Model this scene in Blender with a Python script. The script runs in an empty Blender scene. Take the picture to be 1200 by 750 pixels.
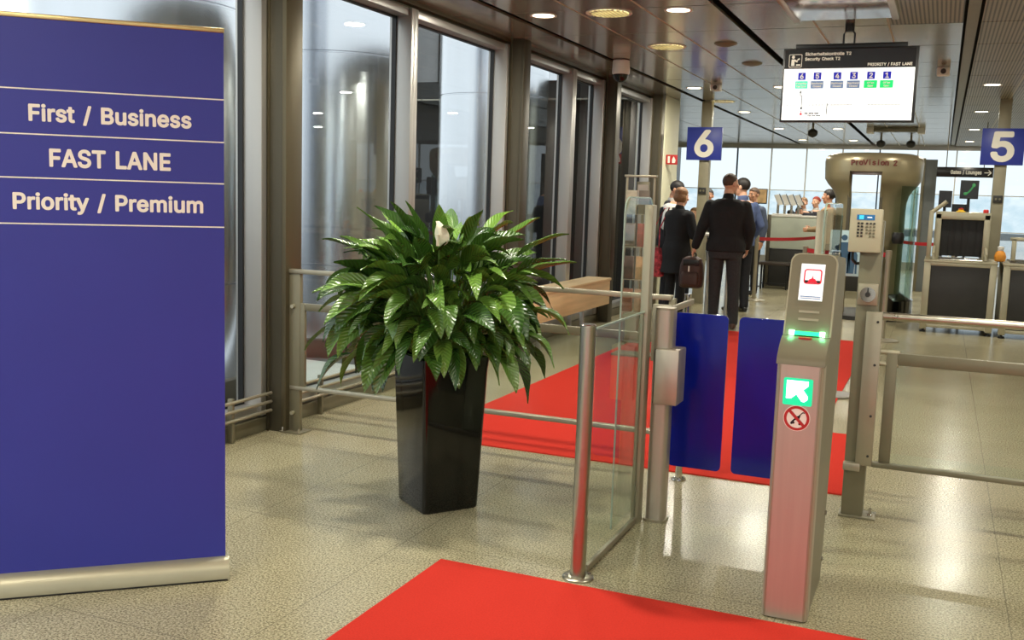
import bpy, bmesh, math, random
from mathutils import Vector, Matrix
S = bpy.context.scene
COL = S.collection
PI = math.pi
random.seed(11)

# ------------------------------------------------------------------ camera, world, lights, exposure
cam_d = bpy.data.cameras.new('camera'); cam = bpy.data.objects.new('camera', cam_d); COL.objects.link(cam)
cam_d.sensor_width = 36.0; cam_d.lens = 36.0 * 1177.0 / 1200.0; cam_d.clip_start = 0.05; cam_d.clip_end = 300
_r = Vector((0.91932528, 0.39219636, 0.0319851)); _u = Vector((-0.07822871, 0.1024985, 0.99165232)); _f = Vector((-0.38564401, 0.9141532, -0.12491048))
cam.matrix_world = Matrix(((_r.x, _u.x, -_f.x, 0), (_r.y, _u.y, -_f.y, 0), (_r.z, _u.z, -_f.z, 1.47), (0, 0, 0, 1)))
S.camera = cam
S.view_settings.view_transform = 'Standard'; S.view_settings.look = 'None'
S.view_settings.gamma = 1.0; S.view_settings.use_curve_mapping = False
EXPOSURE = 0.0; LAMP_W = 32.0; SKY = 1.7
S.view_settings.exposure = EXPOSURE
W = bpy.data.worlds.new('overcast_sky'); S.world = W; W.use_nodes = True
nt = W.node_tree; bg = nt.nodes['Background']
tc = nt.nodes.new('ShaderNodeTexCoord'); sx = nt.nodes.new('ShaderNodeSeparateXYZ'); rp = nt.nodes.new('ShaderNodeValToRGB')
nt.links.new(tc.outputs['Generated'], sx.inputs[0]); nt.links.new(sx.outputs['Z'], rp.inputs[0]); nt.links.new(rp.outputs[0], bg.inputs[0])
rp.color_ramp.elements[0].position = 0.0; rp.color_ramp.elements[0].color = (0.86, 0.93, 0.97, 1)
rp.color_ramp.elements[1].position = 0.5; rp.color_ramp.elements[1].color = (0.95, 0.97, 0.98, 1)
bg.inputs[1].default_value = SKY

# ------------------------------------------------------------------ materials
def lin(c):
    return tuple(((v / 255.0) / 12.92 if v / 255.0 <= 0.04045 else ((v / 255.0 + 0.055) / 1.055) ** 2.4) for v in c)
def mat(name, rgb, rough=0.5, metal=0.0, var=0.08, scale=6.0, bump=0.0, stretch=(1, 1, 1), coat=0.0, emit=None, spec=None, rvar=0.0):
    m = bpy.data.materials.new(name); m.use_nodes = True
    t = m.node_tree; b = t.nodes['Principled BSDF']; c = lin(rgb)
    tcn = t.nodes.new('ShaderNodeTexCoord'); mp = t.nodes.new('ShaderNodeMapping'); ns = t.nodes.new('ShaderNodeTexNoise')
    mp.inputs['Scale'].default_value = stretch; ns.inputs['Scale'].default_value = scale; ns.inputs['Detail'].default_value = 4
    t.links.new(tcn.outputs['Object'], mp.inputs[0]); t.links.new(mp.outputs[0], ns.inputs['Vector'])
    r = t.nodes.new('ShaderNodeValToRGB'); t.links.new(ns.outputs[0], r.inputs[0])
    r.color_ramp.elements[0].position = 0.3; r.color_ramp.elements[1].position = 0.7
    r.color_ramp.elements[0].color = tuple(v * (1 - var) for v in c) + (1,); r.color_ramp.elements[1].color = tuple(min(1, v * (1 + var)) for v in c) + (1,)
    t.links.new(r.outputs[0], b.inputs['Base Color'])
    b.inputs['Roughness'].default_value = rough; b.inputs['Metallic'].default_value = metal
    if rvar:
        mr = t.nodes.new('ShaderNodeMapRange'); t.links.new(ns.outputs[0], mr.inputs[0])
        mr.inputs[3].default_value = max(0, rough - rvar); mr.inputs[4].default_value = rough + rvar; t.links.new(mr.outputs[0], b.inputs['Roughness'])
    if coat: b.inputs['Coat Weight'].default_value = coat; b.inputs['Coat Roughness'].default_value = 0.05
    if spec is not None: b.inputs['Specular IOR Level'].default_value = spec
    if bump:
        bp = t.nodes.new('ShaderNodeBump'); bp.inputs['Strength'].default_value = bump; bp.inputs['Distance'].default_value = 0.01
        t.links.new(ns.outputs[0], bp.inputs['Height']); t.links.new(bp.outputs[0], b.inputs['Normal'])
    if emit:
        b.inputs['Emission Color'].default_value = c + (1,); b.inputs['Emission Strength'].default_value = emit
    return m
def glass(name, tint=(0.93, 0.97, 0.95), refl=1.0, rough=0.0, frost=None):
    m = bpy.data.materials.new(name); m.use_nodes = True; t = m.node_tree; t.nodes.clear()
    o = t.nodes.new('ShaderNodeOutputMaterial'); mx = t.nodes.new('ShaderNodeMixShader'); tr = t.nodes.new('ShaderNodeBsdfTransparent'); gl = t.nodes.new('ShaderNodeBsdfGlossy')
    fr = t.nodes.new('ShaderNodeFresnel'); fr.inputs['IOR'].default_value = 1.5
    mu = t.nodes.new('ShaderNodeMath'); mu.operation = 'MULTIPLY'; mu.inputs[1].default_value = refl
    tr.inputs[0].default_value = tint + (1,); gl.inputs['Roughness'].default_value = rough
    ge = t.nodes.new('ShaderNodeNewGeometry'); inv = t.nodes.new('ShaderNodeMath'); inv.operation = 'SUBTRACT'; inv.inputs[0].default_value = 1.0; t.links.new(ge.outputs['Backfacing'], inv.inputs[1])
    mb = t.nodes.new('ShaderNodeMath'); mb.operation = 'MULTIPLY'; t.links.new(fr.outputs[0], mb.inputs[0]); t.links.new(inv.outputs[0], mb.inputs[1])
    t.links.new(mb.outputs[0], mu.inputs[0]); t.links.new(mu.outputs[0], mx.inputs[0]); t.links.new(tr.outputs[0], mx.inputs[1]); t.links.new(gl.outputs[0], mx.inputs[2]); t.links.new(mx.outputs[0], o.inputs[0])
    if frost:
        tcn = t.nodes.new('ShaderNodeTexCoord'); mp = t.nodes.new('ShaderNodeMapping'); mp.inputs['Scale'].default_value = frost[2]
        ns = t.nodes.new('ShaderNodeTexNoise'); ns.inputs['Scale'].default_value = 2.5; ns.inputs['Detail'].default_value = 8
        r = t.nodes.new('ShaderNodeValToRGB'); r.color_ramp.elements[0].position = 0.35; r.color_ramp.elements[1].position = 0.65
        r.color_ramp.elements[0].color = frost[0] + (1,); r.color_ramp.elements[1].color = frost[1] + (1,)
        t.links.new(tcn.outputs['Object'], mp.inputs[0]); t.links.new(mp.outputs[0], ns.inputs['Vector']); t.links.new(ns.outputs[0], r.inputs[0]); t.links.new(r.outputs[0], tr.inputs[0])
    return m

STEEL = mat('brushed_steel', (178, 174, 158), 0.30, 1.0, 0.06, 30, 0.02, (1, 1, 0.05), rvar=0.08)
PINKSTEEL = mat('satin_steel_cladding', (192, 182, 168), 0.44, 0.8, 0.05, 40, 0.02, (1, 1, 0.04), rvar=0.06)
CHROME = mat('polished_steel', (205, 200, 190), 0.16, 1.0, 0.03, 10)
GREYPAINT = mat('taupe_grey_paint', (126, 120, 98), 0.42, 0.35, 0.05, 8)
PALEPLATE = mat('pale_satin_plate', (166, 158, 138), 0.4, 0.6, 0.05, 8)
ALU = mat('anodised_aluminium', (178, 176, 172), 0.38, 0.7, 0.04, 6, 0, (1, 1, 0.1))
DARKALU = mat('dark_bronze_column', (84, 79, 66), 0.42, 0.6, 0.06, 5, 0, (1, 1, 0.1))
BROWNALU = mat('brown_bronze_column', (98, 90, 70), 0.42, 0.6, 0.06, 5, 0, (1, 1, 0.1))
BLACK = mat('black_plastic', (18, 18, 19), 0.4, 0, 0.15, 10)
RUBBER = mat('black_rubber', (10, 10, 10), 0.8, 0, 0.1, 10)
SILO = mat('stainless_cladding', (206, 209, 214), 0.20, 1.0, 0.05, 3, 0.0, (1, 1, 0.06), rvar=0.08)
BLUEPRINT = mat('blue_banner_print', (45, 50, 150), 0.5, 0, 0.03, 3)
BLUESIGN = mat('blue_sign_panel', (40, 56, 156), 0.4, 0, 0.04, 5)
ACRYL = mat('blue_acrylic', (12, 26, 134), 0.14, 0, 0.06, 3, spec=0.35)
WHITE = mat('white_lettering', (244, 240, 228), 0.5, 0, 0.02, 5)
WHITEP = mat('white_enamel', (225, 222, 214), 0.45, 0, 0.03, 5)
REDC = mat('red_carpet_pile', (200, 52, 40), 0.95, 0, 0.07, 160, 0.25, spec=0.1)
REDTAPE = mat('red_webbing', (176, 26, 34), 0.8, 0, 0.06, 40)
BLUETAPE = mat('blue_webbing', (54, 50, 130), 0.8, 0, 0.06, 40)
REDP = mat('red_enamel', (186, 40, 38), 0.4, 0, 0.05, 8)
WOOD = mat('pale_beech_wood', (206, 180, 136), 0.5, 0, 0.12, 3, 0.02, (8, 0.6, 8))
POT = mat('glossy_black_pot', (7, 7, 7), 0.08, 0, 0.1, 4, coat=0.3, spec=0.35)
SOIL = mat('dark_potting_soil', (44, 34, 24), 0.95, 0, 0.4, 60, 0.8)
CREAM = mat('cream_wall_paint', (226, 224, 196), 0.7, 0, 0.03, 3)
BEIGEW = mat('beige_wall_paint', (196, 186, 160), 0.7, 0, 0.03, 3)
DARKGREY = mat('dark_grey_panel', (44, 43, 41), 0.5, 0, 0.1, 8)
KHAKI = mat('khaki_metallic_shell', (150, 140, 112), 0.32, 0.5, 0.06, 4)
KEYP = mat('warm_grey_casing', (186, 178, 152), 0.5, 0, 0.03, 6)
FROSTCTR = mat('frosted_counter_glass', (176, 182, 168), 0.3, 0, 0.14, 2.2)
CURTAIN = mat('black_lead_curtain', (14, 14, 15), 0.55, 0, 0.3, 18, 0.2, (6, 1, 0.2))
DARKTRIM = mat('dark_shadow_gap', (26, 24, 22), 0.8, 0, 0.1, 8)
SILV = mat('silver_extrusion', (178, 172, 148), 0.4, 0.5, 0.04, 8)
SCRW = mat('screen_white', (240, 243, 245), 0.3, 0, 0.0, 5, emit=0.55)
SCRB = mat('screen_black', (24, 22, 22), 0.25, 0, 0.05, 5)
SCRN = mat('screen_blue', (10, 14, 140), 0.3, 0, 0.0, 5, emit=0.9)
SCRT = mat('screen_teal', (70, 196, 160), 0.3, 0, 0.0, 5, emit=0.9)
SCRG = mat('screen_green', (12, 190, 100), 0.3, 0, 0.0, 5, emit=0.9)
SCRS = mat('screen_slate', (104, 126, 160), 0.3, 0, 0.0, 5, emit=0.5)
FARCLEAR = glass('clear_far_glass', (0.80, 0.83, 0.84), 0.8)
SCRK = mat('screen_ink', (20, 20, 24), 0.3, 0, 0.0, 5)
SCRR = mat('screen_red', (200, 30, 50), 0.3, 0, 0.0, 5, emit=0.8)
LAMP = mat('lamp_glow', (255, 240, 206), 0.4, 0, 0, 5, emit=7.0)
LAMPG = mat('louvre_lamp_glow', (246, 234, 186), 0.4, 0, 0.3, 60, emit=1.6)
GRN = mat('green_led', (30, 230, 120), 0.3, 0, 0, 5, emit=3.0)
GRNW = mat('white_green_led', (215, 255, 235), 0.3, 0, 0, 5, emit=5.0)
GRNSIGN = mat('green_lit_sign', (10, 200, 140), 0.3, 0, 0.05, 5, emit=1.0)
ARROWW = mat('white_lit_arrow', (240, 255, 250), 0.3, 0, 0, 5, emit=2.5)
WGLASS = glass('window_glass', (0.93, 0.95, 0.95), 1.0)
CGLASS = glass('clear_panel_glass', (0.93, 0.965, 0.945), 0.9)
GEDGE = mat('pale_glass_edge', (150, 166, 152), 0.2, 0, 0.05, 8)
FARGL = glass('frosted_far_glass', (0.9, 0.95, 1.0), 0.6, 0.1, ((0.64, 0.71, 0.74), (0.76, 0.79, 0.80), (1, 1, 1.6)))
CLEARB = glass('scanner_side_glass', (0.72, 0.80, 0.76), 1.0)

def floor_mat():
    m = bpy.data.materials.new('speckled_terrazzo'); m.use_nodes = True; t = m.node_tree; b = t.nodes['Principled BSDF']; L = t.links.new
    tcn = t.nodes.new('ShaderNodeTexCoord')
    def noise(sc, det, lo, hi, c0, c1):
        n = t.nodes.new('ShaderNodeTexNoise'); n.inputs['Scale'].default_value = sc; n.inputs['Detail'].default_value = det; L(tcn.outputs['Object'], n.inputs['Vector'])
        r = t.nodes.new('ShaderNodeValToRGB'); r.color_ramp.elements[0].position = lo; r.color_ramp.elements[1].position = hi
        r.color_ramp.elements[0].color = lin(c0) + (1,); r.color_ramp.elements[1].color = lin(c1) + (1,); L(n.outputs[0], r.inputs[0]); return r
    def mul(a, c, f=1.0):
        x = t.nodes.new('ShaderNodeMix'); x.data_type = 'RGBA'; x.blend_type = 'MULTIPLY'; x.inputs[0].default_value = f
        L(a, x.inputs[6]); L(c, x.inputs[7]); return x.outputs[2]
    speck = noise(125, 6, 0.38, 0.60, (132, 125, 100), (201, 193, 163))
    dots = noise(210, 1, 0.30, 0.38, (112, 104, 86), (255, 255, 255))
    big = noise(0.9, 5, 0.3, 0.7, (228, 224, 212), (255, 255, 252))
    col = mul(mul(speck.outputs[0], dots.outputs[0]), big.outputs[0])
    sep = t.nodes.new('ShaderNodeSeparateXYZ'); L(tcn.outputs['Object'], sep.inputs[0])
    def joint(out, off, pitch, w):
        a = t.nodes.new('ShaderNodeMath'); a.operation = 'SUBTRACT'; a.inputs[1].default_value = off; L(out, a.inputs[0])
        p = t.nodes.new('ShaderNodeMath'); p.operation = 'PINGPONG'; p.inputs[1].default_value = pitch / 2; L(a.outputs[0], p.inputs[0])
        l = t.nodes.new('ShaderNodeMath'); l.operation = 'LESS_THAN'; l.inputs[1].default_value = w; L(p.outputs[0], l.inputs[0]); return l.outputs[0]
    j1 = joint(sep.outputs['X'], 0.335, 0.77, 0.0022); j2 = joint(sep.outputs['Y'], 0.15, 1.155, 0.0022)
    mxj = t.nodes.new('ShaderNodeMath'); mxj.operation = 'MAXIMUM'; L(j1, mxj.inputs[0]); L(j2, mxj.inputs[1])
    x = t.nodes.new('ShaderNodeMix'); x.data_type = 'RGBA'; sc = t.nodes.new('ShaderNodeMath'); sc.operation = 'MULTIPLY'; sc.inputs[1].default_value = 0.5; L(mxj.outputs[0], sc.inputs[0])
    L(sc.outputs[0], x.inputs[0]); L(col, x.inputs[6]); x.inputs[7].default_value = lin((84, 78, 64)) + (1,)
    L(x.outputs[2], b.inputs['Base Color'])
    rn = t.nodes.new('ShaderNodeTexNoise'); rn.inputs['Scale'].default_value = 2.0; L(tcn.outputs['Object'], rn.inputs['Vector'])
    mr = t.nodes.new('ShaderNodeMapRange'); L(rn.outputs[0], mr.inputs[0]); mr.inputs[3].default_value = 0.16; mr.inputs[4].default_value = 0.30; L(mr.outputs[0], b.inputs['Roughness'])
    return m
FLOOR = floor_mat()
def ribbed_mat():
    m = bpy.data.materials.new('ribbed_ceiling_panel'); m.use_nodes = True; t = m.node_tree; b = t.nodes['Principled BSDF']; L = t.links.new
    tcn = t.nodes.new('ShaderNodeTexCoord'); w = t.nodes.new('ShaderNodeTexWave'); w.inputs['Scale'].default_value = 11; w.bands_direction = 'X'
    L(tcn.outputs['Object'], w.inputs['Vector']); r = t.nodes.new('ShaderNodeValToRGB'); r.color_ramp.elements[0].color = lin((66, 58, 44)) + (1,); r.color_ramp.elements[1].color = lin((150, 138, 112)) + (1,)
    r.color_ramp.elements[0].position = 0.2; r.color_ramp.elements[1].position = 0.6
    L(w.outputs[0], r.inputs[0]); L(r.outputs[0], b.inputs['Base Color']); b.inputs['Roughness'].default_value = 0.4; b.inputs['Metallic'].default_value = 0.3
    return m
RIBBED = ribbed_mat()
CEIL = mat('taupe_ceiling_panel', (156, 150, 134), 0.16, 0.45, 0.03, 3)
CEILPALE = mat('pale_ceiling_joint', (186, 174, 150), 0.5, 0.2, 0.03, 5)
LEAF = None
def leaf_mat():
    m = bpy.data.materials.new('glossy_leaf'); m.use_nodes = True; t = m.node_tree; b = t.nodes['Principled BSDF']; L = t.links.new
    at = t.nodes.new('ShaderNodeAttribute'); at.attribute_name = 'leafuv'
    sep = t.nodes.new('ShaderNodeSeparateXYZ'); L(at.outputs['Vector'], sep.inputs[0])
    r = t.nodes.new('ShaderNodeValToRGB'); L(sep.outputs['Z'], r.inputs[0])
    r.color_ramp.elements[0].color = lin((44, 80, 26)) + (1,); r.color_ramp.elements[1].color = lin((112, 152, 60)) + (1,)
    # side veins: stripes running out from the midrib
    a = t.nodes.new('ShaderNodeMath'); a.operation = 'ABSOLUTE'; L(sep.outputs['X'], a.inputs[0])
    k = t.nodes.new('ShaderNodeMath'); k.operation = 'MULTIPLY'; k.inputs[1].default_value = 0.55; L(a.outputs[0], k.inputs[0])
    s = t.nodes.new('ShaderNodeMath'); s.operation = 'SUBTRACT'; L(sep.outputs['Y'], s.inputs[0]); L(k.outputs[0], s.inputs[1])
    f = t.nodes.new('ShaderNodeMath'); f.operation = 'MULTIPLY'; f.inputs[1].default_value = 70; L(s.outputs[0], f.inputs[0])
    w = t.nodes.new('ShaderNodeMath'); w.operation = 'SINE'; L(f.outputs[0], w.inputs[0])
    bp = t.nodes.new('ShaderNodeBump'); bp.inputs['Strength'].default_value = 0.35; bp.inputs['Distance'].default_value = 0.004; L(w.outputs[0], bp.inputs['Height']); L(bp.outputs[0], b.inputs['Normal'])
    v = t.nodes.new('ShaderNodeMapRange'); L(w.outputs[0], v.inputs[0]); v.inputs[1].default_value = -1; v.inputs[2].default_value = 1; v.inputs[3].default_value = 0.82; v.inputs[4].default_value = 1.08
    x = t.nodes.new('ShaderNodeMix'); x.data_type = 'RGBA'; x.blend_type = 'MULTIPLY'; x.inputs[0].default_value = 1; L(r.outputs[0], x.inputs[6]); L(v.outputs[0], x.inputs[7])
    L(x.outputs[2], b.inputs['Base Color']); b.inputs['Roughness'].default_value = 0.27; b.inputs['Specular IOR Level'].default_value = 0.7
    return m
LEAF = leaf_mat()
SPATHE = mat('cream_white_spathe', (236, 232, 210), 0.5, 0, 0.03, 6)

# ------------------------------------------------------------------ mesh builder
class M:
    def __init__(s): s.bm = bmesh.new(); s.mats = []
    def mi(s, m):
        if m not in s.mats: s.mats.append(m)
        return s.mats.index(m)
    def _set(s, faces, m, smooth=False):
        i = s.mi(m)
        for f in faces: f.material_index = i; f.smooth = smooth
    def box(s, x0, x1, y0, y1, z0, z1, m, bev=0.0, seg=2):
        r = bmesh.ops.create_cube(s.bm, size=1.0); vs = r['verts']
        for v in vs:
            v.co = Vector(((x0 + x1) / 2 + v.co.x * (x1 - x0), (y0 + y1) / 2 + v.co.y * (y1 - y0), (z0 + z1) / 2 + v.co.z * (z1 - z0)))
        fs = set(f for v in vs for f in v.link_faces); s._set(fs, m)
        if bev > 0:
            es = list(set(e for v in vs for e in v.link_edges))
            i = s.mi(m)
            r = bmesh.ops.bevel(s.bm, geom=es, offset=bev, segments=seg, affect='EDGES', profile=0.5)
            for f in r['faces']: f.material_index = i; f.smooth = True
        return s
    def xbox(s, mtx, sx, sy, sz, m, bev=0.0, seg=2):
        n0 = set(s.bm.verts); s.box(-sx / 2, sx / 2, -sy / 2, sy / 2, -sz / 2, sz / 2, m, bev, seg)
        for v in s.bm.verts:
            if v not in n0: v.co = mtx @ v.co
        return s
    def ring(s, c, ax, r, n, ry=None, up=None):
        ax = Vector(ax).normalized(); u = Vector(up) if up else (Vector((0, 0, 1)) if abs(ax.z) < 0.9 else Vector((1, 0, 0)))
        a = ax.cross(u).normalized(); b = a.cross(ax).normalized(); ry = r if ry is None else ry
        return [s.bm.verts.new(Vector(c) + a * math.cos(2 * PI * i / n) * r + b * math.sin(2 * PI * i / n) * ry) for i in range(n)]
    def loft(s, rings, m, caps=True, smooth=True):
        fs = []
        for A, B in zip(rings, rings[1:]):
            n = len(A)
            for i in range(n): fs.append(s.bm.faces.new((A[i], A[(i + 1) % n], B[(i + 1) % n], B[i])))
        s._set(fs, m, smooth)
        if caps:
            c = [s.bm.faces.new(list(reversed(rings[0]))), s.bm.faces.new(rings[-1])]; s._set(c, m, False)
        return s
    def cyl(s, p, q, r0, m, r1=None, n=20):
        p, q = Vector(p), Vector(q); r1 = r0 if r1 is None else r1
        return s.loft([s.ring(p, q - p, r0, n), s.ring(q, q - p, r1, n)], m)
    def tube(s, pts, r, m, n=10):
        pts = [Vector(p) for p in pts]; R = []
        for i, p in enumerate(pts):
            d = (pts[min(i + 1, len(pts) - 1)] - pts[max(i - 1, 0)])
            up = (0, 0, 1) if abs(d.normalized().z) < 0.97 else (0, 1, 0)
            R.append(s.ring(p, d, r, n))
        return s.loft(R, m)
    def lathe(s, prof, c, m, n=28):
        R = []
        for r, z in prof: R.append([s.bm.verts.new((c[0] + max(r, 1e-4) * math.cos(2 * PI * i / n), c[1] + max(r, 1e-4) * math.sin(2 * PI * i / n), c[2] + z)) for i in range(n)])
        return s.loft(R, m)
    def prism(s, poly, d0, d1, axis, m, smooth=False):
        # poly: 2-D outline; axis 'x': (y,z), 'y': (x,z), 'z': (x,y)
        def P(a, b, d): return {'x': (d, a, b), 'y': (a, d, b), 'z': (a, b, d)}[axis]
        A = [s.bm.verts.new(P(a, b, d0)) for a, b in poly]; B = [s.bm.verts.new(P(a, b, d1)) for a, b in poly]; n = len(poly)
        fs = [s.bm.faces.new((A[i], A[(i + 1) % n], B[(i + 1) % n], B[i])) for i in range(n)]; s._set(fs, m, smooth)
        s._set([s.bm.faces.new(list(reversed(A))), s.bm.faces.new(B)], m, False)
        return s
    def ell(s, c, r, m, n=16, k=10):
        R = []
        for j in range(1, k):
            a = PI * j / k - PI / 2
            R.append([s.bm.verts.new((c[0] + r[0] * math.cos(a) * math.cos(2 * PI * i / n), c[1] + r[1] * math.cos(a) * math.sin(2 * PI * i / n), c[2] + r[2] * math.sin(a))) for i in range(n)])
        s.loft(R, m, False)
        b = s.bm.verts.new((c[0], c[1], c[2] - r[2])); t = s.bm.verts.new((c[0], c[1], c[2] + r[2])); fs = []
        for i in range(n):
            fs.append(s.bm.faces.new((R[0][(i + 1) % n], R[0][i], b))); fs.append(s.bm.faces.new((R[-1][i], R[-1][(i + 1) % n], t)))
        s._set(fs, m, True); return s
    def mesh(s, name):
        bmesh.ops.recalc_face_normals(s.bm, faces=s.bm.faces)
        me = bpy.data.meshes.new(name); s.bm.to_mesh(me); s.bm.free()
        for m in s.mats: me.materials.append(m)
        me.set_sharp_from_angle(angle=math.radians(40))
        return me
    def build(s, name, parent=None, world=True, label=None):
        if parent is not None and world:
            root = parent
            while root.parent: root = root.parent
            s.bm.transform(root_matrix(root).inverted())
        o = bpy.data.objects.new(name, s.mesh(name)); COL.objects.link(o)
        if parent is not None: o.parent = parent
        if label: o['label'] = label
        return o
def root_matrix(o): return Matrix.Translation(o.location) @ o.rotation_euler.to_matrix().to_4x4()
def tag(o, label, cat, group=None, kind=None):
    if label: o['label'] = label
    if cat: o['category'] = cat
    if group: o['group'] = group
    if kind: o['kind'] = kind
    return o
def thing(name, label, cat, loc=(0, 0, 0), rz=0, group=None):
    o = bpy.data.objects.new(name, None); COL.objects.link(o); o.location = loc; o.rotation_euler = (0, 0, rz); o.empty_display_size = 0.1
    return tag(o, label, cat, group)
def struct(m, name, parent=None):
    o = m.build(name, parent)
    if parent is None: o['kind'] = 'structure'
    return o
def dup(o, loc, label=None, rz=None, group=None):
    c = o.copy(); COL.objects.link(c); c.location = loc
    if rz is not None: c.rotation_euler = (0, 0, rz)
    if label: c['label'] = label
    if group: c['group'] = group
    for ch in list(o.children):
        d = ch.copy(); COL.objects.link(d); d.parent = c
        for g in list(ch.children):
            e = g.copy(); COL.objects.link(e); e.parent = d
    return c
def rrect(x0, x1, y0, y1, r, n=5):
    P = []
    for cx, cy, a in ((x1 - r, y0 + r, -PI / 2), (x1 - r, y1 - r, 0), (x0 + r, y1 - r, PI / 2), (x0 + r, y0 + r, PI)):
        for i in range(n + 1): P.append((cx + r * math.cos(a + PI / 2 * i / n), cy + r * math.sin(a + PI / 2 * i / n)))
    return P
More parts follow.
